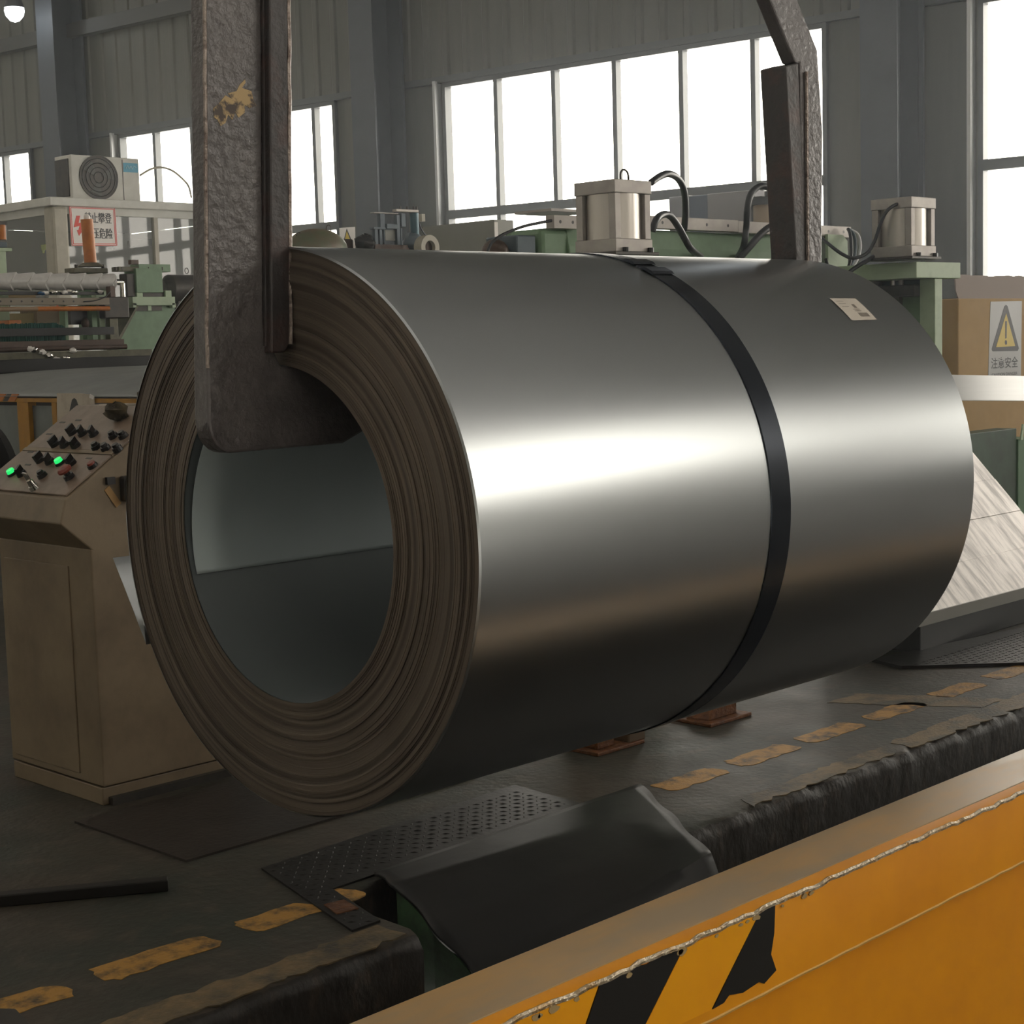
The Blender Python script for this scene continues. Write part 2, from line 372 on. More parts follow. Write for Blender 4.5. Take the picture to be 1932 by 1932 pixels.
# ------------------------------------------------------------------ setting: floor, pit, walls, roof, windows
PIT_Y, LOW = 2.54, -0.35
def build_floor():
    g = G()
    xs = np.concatenate([[-9, -4, 0], np.arange(0.6, 7.4, 0.03), [9, 12, 16]])
    rows = []
    prof = [(0.030, 0.0), (0.012, -0.003), (0.002, -0.012), (-0.002, -0.035), (0.0, -0.16), (0.0, LOW)]
    xs = np.sort(np.concatenate([xs[(xs < 2.24) | (xs > 3.45)], [2.250, 2.256], np.arange(2.27, 3.09, .03), [3.098, 3.102], np.arange(3.12, 3.44, .03)]))
    for x in xs:
        PIT_Y = 2.875 if 2.253 < x < 3.10 else 2.54      # a notch for the ramp
        inn = 0.6 <= x <= 7.4
        j = (lambda a: a * (random.random() - .5) if inn else 0)
        ch = max(0, random.random() - .6) * 0.03 if inn else 0
        rows.append([(x, 30, 0), (x, PIT_Y + 0.10, 0)] + [(x, PIT_Y + a + ch * (1 if k < 3 else .12) + j(.005) * (k < 4), z - (ch * .4 if 0 < k < 4 else 0) + j(.004) * (k > 0)) for k, (a, z) in enumerate(prof)])
    n = len(rows[0])
    vs = [p for r in rows for p in r]
    fs = [(i * n + k, (i + 1) * n + k, (i + 1) * n + k + 1, i * n + k + 1) for i in range(len(rows) - 1) for k in range(n - 1)]
    g.add(vs, fs)
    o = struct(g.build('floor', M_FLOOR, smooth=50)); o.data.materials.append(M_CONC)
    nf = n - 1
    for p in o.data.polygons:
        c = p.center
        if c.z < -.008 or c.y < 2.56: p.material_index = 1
    # painted marks, worn
    def mark(pts, m, rough=0.012):
        q = []
        P = [np.array(p[:2]) for p in pts]
        for a, b in zip(P, P[1:] + P[:1]):
            L = np.linalg.norm(b - a); k = max(2, int(L / 0.03))
            for i in range(k):
                t = i / k; q.append(a + (b - a) * t + (rng.random(2) - .5) * rough)
        G().prism([tuple(p) for p in q], 'z', -0.002, 0.0012).build('floor_marking', m, o)
    for a, b in ((1.435, 1.575), (1.66, 1.925), (2.02, 2.20), (2.24, 2.33), (3.44, 3.70), (3.775, 4.055), (4.13, 4.41), (4.50, 4.79), (4.92, 5.18), (5.3, 5.56), (5.68, 5.95)):
        y0, y1 = 2.815, 2.905
        r = 0.02
        mark([(a, y1 - r), (a + r * .4, y1), (b - r, y1), (b, y1 - r), (b + .012, y0 + r), (b - r * .2, y0), (a + r, y0), (a - .005, y0 + r)], M_WORNY)
    mark([(0.9, 2.56), (2.22, 2.562), (2.22, 2.645), (0.9, 2.66)], M_WORNE, 0.02)
    mark([(3.45, 2.565), (4.20, 2.565), (4.22, 2.64), (3.5, 2.635)], M_WORNE, 0.02)
    mark([(4.26, 2.56), (5.40, 2.56), (5.40, 2.66), (4.26, 2.645)], M_WORNE, 0.02)
    mark([(5.48, 2.56), (6.4, 2.56), (6.4, 2.68), (5.48, 2.66)], M_WORNE, 0.02)
    mark([(4.85, 2.66), (5.02, 2.66), (4.80, 3.10), (4.62, 3.10)], M_WORNE, 0.02)
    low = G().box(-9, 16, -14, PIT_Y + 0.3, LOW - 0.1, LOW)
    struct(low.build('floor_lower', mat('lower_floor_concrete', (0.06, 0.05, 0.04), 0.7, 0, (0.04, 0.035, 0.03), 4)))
build_floor()

WINS = [  # along-wall start, mullion positions, end
    (-23.6, [-22.85, -22.1, -21.4, -20.7, -19.985], -19.336),
    (-17.446, [-16.74, -16.018, -15.30, -14.58, -13.87], -13.507),
    (-11.873, [-11.132, -10.362, -9.593, -8.801, -7.994], -7.214),
    (-5.758, [-4.98, -4.20, -3.42, -2.64, -1.86], -1.10),
    (0.60, [1.38, 2.16, 2.94, 3.72, 4.50], 5.28)]
DOOR = (9.4, 20.5, 8.8, 4.1)          # big high glazing further along the same wall
W_TOP, W_TR, W_SILL = 4.09, 2.66, 1.0
T0, T1 = -34.0, 22.0
def build_walls():
    n0 = WDIST
    wall = struct(in_wall(G().box(T0, WINS[0][0], n0 + .02, n0 + .2, LOW, CEIL).build('wall_back', M_WALL)))
    g = G()
    g.box(WINS[0][0], DOOR[0], n0 + .02, n0 + .07, W_TOP, CEIL); g.box(WINS[0][0], DOOR[0], n0 + .02, n0 + .07, LOW, W_SILL)
    for a, b in zip(WINS, WINS[1:]): g.box(a[2], b[0], n0 + .02, n0 + .07, W_SILL, W_TOP)
    g.box(WINS[-1][2], DOOR[0], n0 + .02, n0 + .07, W_SILL, W_TOP)
    g.box(DOOR[0], DOOR[1], n0 + .02, n0 + .2, DOOR[2], CEIL); g.box(DOOR[0], DOOR[1], n0 + .02, n0 + .2, LOW, DOOR[3]); g.box(DOOR[1], T1, n0 + .02, n0 + .2, LOW, CEIL)
    def child(o):
        o.parent = wall; return o
    child(g.build('wall_backing', M_WALL))
    # profiled cladding sheets above the windows, each its own
    def sheet(t, wd, z0, z1):
        P = []
        k = 3
        for i in range(k):
            a = t + wd * i / k; q = wd / k
            P += [(a, 0.0), (a + q * .62, 0.0), (a + q * .70, -.018), (a + q * .92, -.018)]
        P.append((t + wd, 0.0))
        vs = [(a, n0 + d + .012, z) for z in (z0, z1) for a, d in P]; m = len(P)
        return G().add(vs, [(i, i + 1, m + i + 1, m + i) for i in range(m - 1)])
    t = -23.6
    while t < 4.6:
        child(sheet(t, 0.84, W_TOP + .06, CEIL).build('cladding_sheet', M_WALL)); t += 0.845
    # girts
    for z in (5.5, 7.4):
        child(G().box(-23.6, 6, n0 - .16, n0 - .03, z - .09, z + .09).build('wall_girt', mat('girt_dark', (0.07, 0.07, 0.065), 0.6)))
    # flashing along the window heads
    child(G().box(-23.6, 6, n0 - .05, n0 + .01, W_TOP, W_TOP + .07).build('head_flashing', M_WFRM))
    for i, (a, mus, b) in enumerate(WINS):
        fr = in_wall(G().box(a, b, n0 - .03, n0 + .08, W_TOP - .05, W_TOP).box(a, b, n0 - .03, n0 + .08, W_SILL, W_SILL + .06)
                     .box(a, a + .045, n0 - .03, n0 + .08, W_SILL, W_TOP).box(b - .045, b, n0 - .03, n0 + .08, W_SILL, W_TOP)
                     .box(a, b, n0 - .03, n0 + .06, W_TR - .045, W_TR + .05).build('window_%d' % (i + 1), M_WFRM))
        struct(fr)
        def sub(o):
            o.parent = fr; return o
        sub(G().box(a - .075, a - .04, n0 - .10, n0 + .01, W_SILL - .1, W_TOP + .02).build('window_flashing', M_WEDGE))
        for m in mus: sub(G().box(m - .026, m + .026, n0 - .02, n0 + .07, W_SILL, W_TOP).build('mullion', M_WFRM))
        E_ = [a] + mus + [b]
        for p, q in zip(E_, E_[1:]):
            for z0, z1 in ((W_SILL + .05, W_TR - .04), (W_TR + .045, W_TOP - .045)):
                sub(G().add([(p + .02, n0 + .06, z0), (q - .02, n0 + .06, z0), (q - .02, n0 + .06, z1), (p + .02, n0 + .06, z1)], [(0, 1, 2, 3)]).build('pane', M_GLASS))
        portal('window_daylight', wpt((a + b) / 2, n0 + .12, (W_SILL + W_TOP) / 2), WD, (0, 0, 1), b - a, W_TOP - W_SILL)
    portal('glazing_daylight', wpt((DOOR[0] + DOOR[1]) / 2, n0 + .12, (DOOR[2] + DOOR[3]) / 2), WD, (0, 0, 1), DOOR[1] - DOOR[0], DOOR[2] - DOOR[3])
    fr = G(); a, b, z1, z0 = DOOR
    for z in (z0, (z0 + z1) / 2, z1 - .08): fr.box(a, b, n0 - .03, n0 + .06, z, z + .08)
    for t in np.linspace(a, b - .06, 9): fr.box(t, t + .06, n0 - .03, n0 + .06, z0, z1)
    fr = struct(in_wall(fr.build('window_6', M_WFRM)))
    G().add([(a, n0 + .02, z0), (b, n0 + .02, z0), (b, n0 + .02, z1), (a, n0 + .02, z1)], [(0, 1, 2, 3)]).build('pane', M_GLASS, fr)
    # columns
    for k, t in enumerate((-18.40, -12.79, -6.644, -0.45, 6.2)):
        a, b, n1, n2 = t, t + .35, n0 - .50, n0 - .05
        struct(in_wall(G().box(a, b, n1, n1 + .022, LOW, CEIL).box(a, b, n2 - .022, n2, LOW, CEIL).box(t + .168, t + .182, n1 + .02, n2 - .02, LOW, CEIL)
                       .box(b + .02, b + .06, n2 - .06, n2 - .02, LOW, CEIL).build('column' if k == 0 else 'column.%03d' % k, M_COLM)))
    # other walls and roof, mostly out of view
    P = [wpt(T0, n0 + .2, 0), wpt(T1, n0 + .2, 0), wpt(T1, -12, 0), wpt(T0, -12, 0)]
    def wallbox(name, p, q):
        d = np.array(q) - np.array(p); L = np.linalg.norm(d); u = d / L; v = np.array([0, 0, 1.]); n = np.cross(u, v)
        struct(G().obox((np.array(p) + np.array(q)) / 2 + np.array([0, 0, (CEIL + LOW) / 2]), u, v, n, L, CEIL - LOW, .12).build(name, M_WALL))
    wallbox('wall_right', P[1], P[2]); wallbox('wall_front', P[2], P[3]); wallbox('wall_left', P[3], P[0])
    # roof with translucent daylight strips (open to the sky)
    strips = [(-16, -15, -8, 10), (8, 9, -8, 6)]
    g = G(); t = T0
    for a, b, p, q in strips:
        g.box(t, a, -12, n0 + .2, CEIL, CEIL + .1); g.box(a, b, -12, p, CEIL, CEIL + .1); g.box(a, b, q, n0 + .2, CEIL, CEIL + .1); t = b
        portal('roof_daylight', wpt((a + b) / 2, (p + q) / 2, CEIL + .12), WN, WD, q - p, b - a)
    g.box(t, T1, -12, n0 + .2, CEIL, CEIL + .1)
    ce = struct(in_wall(g.build('ceiling', M_CEIL)))
    for a, b, p, q in strips:
        o = G().add([(a, p, CEIL + .05), (b, p, CEIL + .05), (b, q, CEIL + .05), (a, q, CEIL + .05)], [(0, 1, 2, 3)]).build('roof_light_panel', glass_mat('fibreglass_roof_light', (0.40, 0.385, 0.35), 0.05, 0.4))
        o.parent = ce
build_walls()

# thin haze volume added to imitate lens glare along with hall dust
def build_haze():
    m = bpy.data.materials.new('glare_dust_volume'); m.use_nodes = True; nt = m.node_tree
    for n in list(nt.nodes): nt.nodes.remove(n)
    out = nt.nodes.new('ShaderNodeOutputMaterial'); v = nt.nodes.new('ShaderNodeVolumeScatter')
    v.inputs['Color'].default_value = (0.86, 0.93, 1.0, 1); v.inputs['Density'].default_value = HAZE; v.inputs['Anisotropy'].default_value = 0.72
    nt.links.new(v.outputs[0], out.inputs['Volume'])
    o = in_wall(G().box(T0 - 1, T1 + 1, -13, WDIST + .8, LOW - .3, CEIL + .6).build('glare_dust_haze', m)); o['kind'] = 'stuff'
if HAZE: build_haze()

# ------------------------------------------------------------------ the steel coil
CC = np.array([1.488, 1.962, 0.9725]); CR, CI, CL = 0.4268, 0.2540, 1.2864
M_EDGE = edge_mat()
def build_coil():
    root = thing('steel_coil', (CC[0] + CL / 2, CC[1], CC[2] - CR), 'large coil of grey galvanised sheet steel with one dark strap, hanging from the lifter', 'coil')
    SEG = 256
    def end(name, x0, sgn):
        prof = []; r = CI; off = 0.0; k = 0
        while r < CR - 0.0005:
            step = rng.uniform(0.0012, 0.0042)
            tgt = 0.0025 * math.sin(r * 95) + 0.002 * math.sin(r * 41 + 1) + rng.uniform(-.0016, .0016)
            if rng.random() < .16: tgt += rng.uniform(-.004, .003)
            off = off * .35 + tgt * .65
            prof.append((x0 + sgn * off, r)); r2 = min(CR, r + step); prof.append((x0 + sgn * off, r2)); r = r2
        G().lathe([(a - CC[0], b) for a, b in prof], CC, 'x', SEG).build(name, M_EDGE, root, smooth=20)
    end('wrap_edges', CC[0], 1); end('wrap_edges', CC[0] + CL, -1)
    G().lathe([(-.003, CR - .003), (-.001, CR), (CL + .001, CR), (CL + .003, CR - .003)], CC, 'x', SEG).build('outer_wrap', M_GALV, root, smooth=30)
    G().lathe([(-.002, CI), (CL + .002, CI)], CC, 'x', 160).build('inner_wrap', mat('bore_sheet_shaded', (0.21, 0.235, 0.24), 0.6, 0.6, (0.18, 0.20, 0.21), 5, 0.2, 0.8, detail=1.0), root, smooth=30)  # darker than the loose tail: shade inside the bore put into its colour
    # loose inner end of the sheet: a slightly smaller shell, its lower edge a slanting line across the bore
    def bore_hit(u, v):
        d = ray(u, v); o = EYE - CC; a = d[1] ** 2 + d[2] ** 2; b = o[1] * d[1] + o[2] * d[2]; c = o[1] ** 2 + o[2] ** 2 - CI ** 2
        t = (-b + math.sqrt(b * b - a * c)) / a; X = EYE + d * t; return X[0], math.atan2(X[2] - CC[2], X[1] - CC[1])
    (xa, ta), (xb, tb) = bore_hit(364, 1085), bore_hit(742, 1032)
    vs = []; nx, na = 16, 60
    for i in range(nx + 1):
        x = CC[0] + .006 + (CL - .012) * i / nx; t0 = ta + (tb - ta) * (x - xa) / (xb - xa)
        for k in range(na + 1):
            t = t0 + (R_(70) - t0) * k / na; gap = .0022 + .010 * max(0, math.sin((t - t0) * 1.9)) ** 1.2
            vs.append((x, CC[1] + (CI - gap) * math.cos(t), CC[2] + (CI - gap) * math.sin(t)))
    m = na + 1
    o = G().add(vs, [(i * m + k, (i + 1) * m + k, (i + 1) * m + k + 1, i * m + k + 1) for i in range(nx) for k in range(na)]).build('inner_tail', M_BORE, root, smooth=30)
    s = o.modifiers.new('thick', 'SOLIDIFY'); s.thickness = .0012
    # outer tail: the last wrap lifting off on the far side
    p0, p1 = xp(213, 1053, CC[0]), xp(276, 1216, CC[0])
    th = math.atan2(p1[2] - CC[2], p1[1] - CC[1]); pts = []
    for k in range(13):
        t = th - R_(24) * (1 - k / 12); rr = CR + .002 + .004 * k / 12; pts.append((CC[1] + rr * math.cos(t), CC[2] + rr * math.sin(t)))
    pts = [(CC[1] + (CR + .002) * math.cos(th + R_(a)), CC[2] + (CR + .002) * math.sin(th + R_(a))) for a in range(30, 0, -5)]
    pts += [(p1[1], p1[2])] + [(p1[1] + (p0[1] - p1[1]) * f, p1[2] + (p0[2] - p1[2]) * f) for f in (.33, .66, 1)]
    n = len(pts); vs = [(CC[0] + a, y, z) for a in (0.0, CL) for y, z in pts]
    o = G().add(vs, [(i, i + 1, n + i + 1, n + i) for i in range(n - 1)]).build('loose_outer_tail', M_GALV, root, smooth=40)
    s = o.modifiers.new('thick', 'SOLIDIFY'); s.thickness = .0012
    # strap, crimped seal
    G().lathe([(.644, CR + .0005), (.645, CR + .0022), (.696, CR + .0022), (.697, CR + .0005)], CC, 'x', SEG).build('strap', M_STRAP, root, smooth=30, label='dark blued steel strap around the coil')
    def on(th, x, h): return np.array([x, CC[1] - (CR + h) * math.cos(th), CC[2] + (CR + h) * math.sin(th)])
    for a, b in ((63, 67), (69, 72.5)):
        g = G(); k = 5; vs = []
        for i in range(k + 1):
            t = R_(a + (b - a) * i / k)
            h = .0065 if 0 < i < k else .004
            for x, hh in ((CC[0] + .640, .0025), (CC[0] + .643, h), (CC[0] + .698, h), (CC[0] + .701, .0025)): vs.append(on(t, x, hh))
        g.add(vs, [(i * 4 + j, i * 4 + j + 1, i * 4 + j + 5, i * 4 + j + 4) for i in range(k) for j in range(3)]).build('strap_seal', M_STRAP, root, smooth=20, label='crimped metal seal of the strap')
    # paper label
    vs = []; k = 8
    for i in range(k + 1):
        t = R_(44.2 + (52.5 - 44.2) * i / k)
        for x in (2.553, 2.637): vs.append(on(t, x, .0012))
    lab = G().add(vs, [(2 * i, 2 * i + 1, 2 * i + 3, 2 * i + 2) for i in range(k)]).build('paper_label', M_LABEL, root, label='small cream paper label with a printed bar code')
    g = G()
    def ink(x0, x1, t0, t1): g.add([on(R_(t0), x0, .0017), on(R_(t0), x1, .0017), on(R_(t1), x1, .0017), on(R_(t1), x0, .0017)], [(0, 1, 2, 3)])
    x = 2.594
    while x < 2.622:
        wd = random.choice((.0012, .002, .003)); ink(x, x + wd, 45.4, 46.8); x += wd + random.choice((.001, .0018))
    ink(2.600, 2.609, 48.6, 50.0); 
    for tt in (47.4, 48.0): ink(2.590, 2.612, tt, tt + .18)
    for tt in (49.0, 50.2, 51.2): ink(2.562, 2.585, tt, tt + .12)
    g.build('printed_marks', M_INK, lab)
build_coil()

# ------------------------------------------------------------------ the lifter (two hooked arms)
def build_lifter():
    root = thing('coil_lifter', (CC[0] + CL / 2, CC[1], 1.1), 'black steel coil lifter, two hooked arms holding the coil by its bore', 'lifter')
    def lean(o, k, z0):
        for v in o.data.vertices: v.co.y += (v.co.z - z0) * k
        return o
    Y0 = 1.932; Y1 = 1.968
    A = lambda u, v: tuple(yp(u, v, Y0)[[0, 2]])
    lt, lb = A(386, 0), A(393, 775); sl = (lt[0] - lb[0]) / (lt[1] - lb[1])
    X = lambda x, z: (x + (z - lb[1]) * sl, z)
    w_ = A(494, 0)[0] - lt[0]
    bot = A(520, 848)[1]
    ztop = 2.45; lx = lb[0]
    poly = [X(lx, ztop), X(lx, lb[1] + .03)]
    for a in range(0, 91, 15): poly.append((X(lx, lb[1])[0] + .038 * (1 - math.cos(R_(a))), bot + .045 - .045 * math.sin(R_(a))))
    c1, c2 = A(650, 838), A(685, 815)
    poly += [(c1[0], bot + .001), c2, (c2[0] + .10, c2[1] + .055), (c2[0] + .09, CC[2] + CI - .012), (c2[0] - .02, CC[2] + CI - .0035), (CC[0] + .06, CC[2] + CI - .0025), (CC[0] - .012, CC[2] + CI - .0025), (X(lx + w_, 1.28)[0], 1.28), X(lx + w_, ztop), (2.06, 3.25), (1.94, 3.25)]
    arm = G().prism(poly, 'y', Y0, Y1).build('hook_arm', M_ARM, root, bevel=.004, label='hooked arm in front of the coil, bare patch where the black paint has flaked')
    # stiffening bar between arm and coil face, with its weld
    zb = A(545, 665)[1]; xr = CC[0] - .004
    bar = G()
    xw = X(lx + w_, zb)[0]
    bar.prism([(xw, zb), (xr - .012, zb), (xr, zb + .018), (xr + (ztop - zb) * sl, ztop), (X(lx + w_, ztop)[0], ztop)], 'y', Y0 - .016, Y1 + .016)
    bar.build('arm_stiffener', M_ARMD, root, bevel=.003)
    G().tube([(xw + .001, Y0 - .002, zb + .01)] + [(X(lx + w_, z)[0] + .001 + rng.uniform(-.0008, .0008), Y0 - .002, z) for z in np.arange(zb + .05, ztop, .03)], .0035, 6, 2).build('weld_bead', M_ARMD, arm)
    def edge(xz, y, name, r=.0035):
        G().tube([(x + rng.uniform(-.0006, .0006), y + rng.uniform(-.0006, .0006), z) for x, z in xz], r, 6, 2).build(name, M_BEAD, arm, label='pale bead on the plate edge, brightened as if catching light')
    edge([X(lx, z) for z in np.arange(lb[1] + .06, ztop, .025)], Y0 + .001, 'worn_lit_edge', .003)
    edge([(xr - .002 + (z - zb) * sl, z) for z in np.arange(zb + .012, ztop, .025)], Y0 - .014, 'worn_lit_edge', .0042)
    # flaked paint patch, tan primer
    pat = [(402, 205), (412, 196), (425, 180), (436, 186), (430, 176), (446, 172), (452, 160), (462, 150), (463, 156), (456, 166), (474, 172), (478, 190), (484, 200), (470, 204), (462, 198), (462, 212), (450, 222), (444, 212), (438, 226), (430, 216), (425, 232), (416, 238), (410, 226), (404, 222)]
    G().prism([A(u, v) for u, v in pat], 'y', Y0 - .0006, Y0 + .002).build('flaked_patch', mat('tan_primer', (0.52, 0.37, 0.19), 0.7, 0, (0.09, 0.07, 0.06), 38, 0.50, 0.58), arm, label='tan patch of bare primer')
    # pad on the foot
    # far arm
    FY0, FY1 = 1.925, 1.957
    B = lambda u, v: tuple(yp(u, v, FY0)[[0, 2]])
    a0, a1, a2, a3, a4, a5 = B(1500, 118), B(1452, 0), B(1508, 0), B(1543, 95), B(1553, 250), B(1551, 489)
    d = np.array(a1) - np.array(a0); k = (3.25 - a0[1]) / d[1]
    up = lambda p: (p[0] + d[0] * (3.25 - p[1]) / d[1], 3.25)
    xi = CC[0] + CL + .004
    far = [a0, up(a0), up(a3), a3, a4, a5, (a5[0], 1.10), (a5[0] - .04, 1.10), (xi - .25, 1.11), (xi - .30, 1.15), (xi - .29, CC[2] + CI - .003), (xi + .012, CC[2] + CI - .003), (xi + .012, a0[1])]
    fa = G().prism(far, 'y', FY0, FY1).build('hook_arm', M_ARM, root, bevel=.004, label='hooked arm behind the coil, cranked inwards above a welded pad')
    G().prism([(xi, CC[2] + CI + .03), (xi + .028, CC[2] + CI + .03), (B(1505, 118)[0], B(1505, 118)[1]), (B(1455, 120)[0] + .045, B(1455, 120)[1])], 'y', FY0 - .002, FY1 + .028).build('pad', M_ARMD, root, bevel=.003)
    G().tube([(xi + .027 + (z - 1.3) * .006, FY0 - .003, z) for z in np.arange(1.27, a0[1], .025)], .0038, 6, 2).build('worn_lit_edge', M_BEAD, fa)
    # yoke and hoist above the frame
    G().box(1.86, 2.42, 1.90, 2.02, 3.2, 3.42).build('yoke', M_ARMD, root, bevel=.01)
    G().cyl((2.13, 1.96, 3.4), (2.13, 1.96, 3.75), .05).cyl((2.13, 1.96, 3.7), (2.13, 1.96, CEIL), .012, n=8).build('hoist_rope', M_DKMET, root)
build_lifter()

# ------------------------------------------------------------------ operator console
def build_console():
    x0, y0, y1 = 2.338, 3.945, 4.455
    root = thing('control_console', (x0 + .2, (y0 + y1) / 2, 0), 'grimy cream operator console with sloping push-button panel, beside the coil', 'console')
    G().box(x0, 2.78, y0, y1, .055, .72).build('cabinet_body', M_CONS, root, bevel=.004)
    G().box(x0 + .002, 2.78, y0 + .012, y1 - .002, 0, .050).build('plinth', M_CONS, root, bevel=.003)
    G().box(x0 + .02, 2.78, y0 - .01, y0 + .03, 0, .022).build('plinth_rail', M_DKMET, root)
    G().box(x0 - .004, x0 + .01, y0 + .12, y1 - .03, .075, .665).build('door', M_CONS, root, bevel=.002)
    sl = .66
    head = [(2.27, .862), (2.250, .798), (2.348, .712), (2.78, .712), (2.78, 1.096), (2.622, 1.096)]
    G().prism(head, 'y', y0, y1).build('console_head', M_CONS, root, bevel=.004)
    e = np.array([1, 0, sl]) / math.hypot(1, sl); n = np.array([-sl, 0, 1]) / math.hypot(1, sl); yv = np.array([0, 1., 0])
    P0 = np.array([2.27, y0, .863])
    def pl(u, v):
        d = ray(u, v); t = ((P0 - EYE) @ n) / (d @ n); return EYE + d * t
    W = y1 - y0; Ls = math.hypot(.352, .234)
    def plate(s0, s1, name):
        c = P0 + e * (s0 + s1) / 2 + yv * W / 2 + n * .003
        return G().obox(c, e, yv, n, s1 - s0, W - .02, .006).build(name, M_CONSP, root, bevel=.0015)
    s_mid = (pl(146, 857) - P0) @ e
    plate(.012, s_mid - .004, 'panel_plate'); plate(s_mid + .014, Ls - .006, 'panel_plate')
    G().obox(P0 + e * (s_mid + .005) + yv * W / 2 + n * .004, e, yv, n, .014, W - .02, .007).build('panel_divider', M_CONS, root)
    Hh = .006
    def base(u, v): return pl(u, v) + n * Hh
    def selector(u, v, twist=.5, name='selector_switch', m=M_BLACK):
        p = base(u, v); g = G().cyl(p - n * .002, p + n * .010, .0155, .0145, 14)
        a = e * math.cos(twist) + yv * math.sin(twist); b = np.cross(n, a)
        g.obox(p + n * .018, a, b, n, .030, .009, .018)
        g.build(name, m, root)
    for u, v in ((140, 821), (159, 823), (180, 824), (107, 843), (125, 845), (146, 846), (79, 873), (97, 876), (138, 879), (44, 899)): selector(u, v, rng.uniform(.2, .7))
    for u, v in ((217, 828), (236, 828), (185, 849), (203, 851), (225, 852), (83, 902)):
        p = base(u, v); G().cyl(p - n * .002, p + n * .012, .0155, .0135, 14).cyl(p + n * .012, p + n * .020, .010, .009, 12).build('push_button', M_BLACK, root)
    p = base(178, 884); G().cyl(p - n * .002, p + n * .010, .0155, .0145, 14).build('push_button', M_BLACK, root); G().cyl(p + n * .010, p + n * .016, .012, .011, 14).build('push_button', M_RED, root, label='dull red push button')
    for u, v in ((26, 898), (116, 878)):
        p = base(u, v); b = G().cyl(p - n * .002, p + n * .008, .0155, .015, 14).build('indicator_lamp', M_BLACK, root, label='green lit indicator lamp')
        G().cyl(p + n * .008, p + n * .017, .0125, .011, 14).build('lamp_lens', M_GREENL, b)
    p = base(134, 905); b = G().cyl(p - n * .002, p + n * .012, .016, .015, 14).cyl(p + n * .012, p + n * .026, .009, .010, 12).build('emergency_stop', M_BLACK, root, label='red mushroom-headed stop button')
    G().lathe([(0, .0001), (0, .020), (.006, .021), (.012, .016), (.015, .0001)], (0, 0, 0), 'z', 18).build('mushroom_head', M_RED, b).matrix_local = Matrix.LocRotScale(Vector(p + n * .024), Vector(n).to_track_quat('Z', 'Y'), None)
    # chrome key switch standing out
    p = base(68, 925); b = G().cyl(p - n * .002, p + n * .012, .016, .013, 16).cyl(p + n * .012, p + n * .030, .011, .008, 16).build('key_switch', M_CHROME, root, smooth=30, label='chrome key switch with its key in')
    G().obox(p + n * .042, e, yv, n, .004, .022, .026).build('key', M_CHROME, b)
    # engraved name strips
    for u, v in ((120, 800), (95, 822), (60, 856), (70, 850), (55, 880), (150, 796), (198, 860), (170, 868)):
        q = pl(u, v) + n * .0065; G().obox(q, e, yv, n, .006, .030, .001).build('name_strip', M_DKMET, root)
    # tan tag and dark plug on the flank
    q = yp(212, 937, y0); a = np.array([.55, 0, -.80]); a /= np.linalg.norm(a); b = np.array([.80, 0, .55])
    G().obox(q + np.array([0, -.002, 0]), a, b, np.array([0, -1., 0]), .062, .020, .002).build('cloth_tag', mat('tan_tag', (0.42, 0.25, 0.10), .7), root)
    G().box(q[0] - .02, q[0] + .005, y0 - .012, y0, q[2] + .035, q[2] + .055).build('cable_clip', M_BLACK, root)
    q = yp(233, 918, y0); G().box(q[0] - .015, q[0] + .05, y0 - .035, y0, q[2] - .04, q[2] + .03).build('plug_socket', M_BLACK, root, bevel=.006)
    # things on top
    lab = tag(G().obox((2.655, 4.28, 1.098), (1, 0, 0), (0, 1, 0), (0, 0, 1), .05, .13, .004).build('paper_box_lid', M_LABEL), 'flat pale cardboard lid lying on top of the console', 'lid')
    o = tag(G().ball((2.685, 4.13, 1.125), .05, .045, .030, 16, 10, .35).build('rag', M_DIRTY, smooth=60), 'crumpled oily yellow-brown rag on the console top', 'rag')
    q = pl(230, 792)
    o = tag(G().ball(q + n * .030, .032, .040, .026, 14, 9, .4).build('glove', M_DIRTY, smooth=60), 'dirty balled-up work glove on the sloping panel above the switches', 'glove')
build_console()

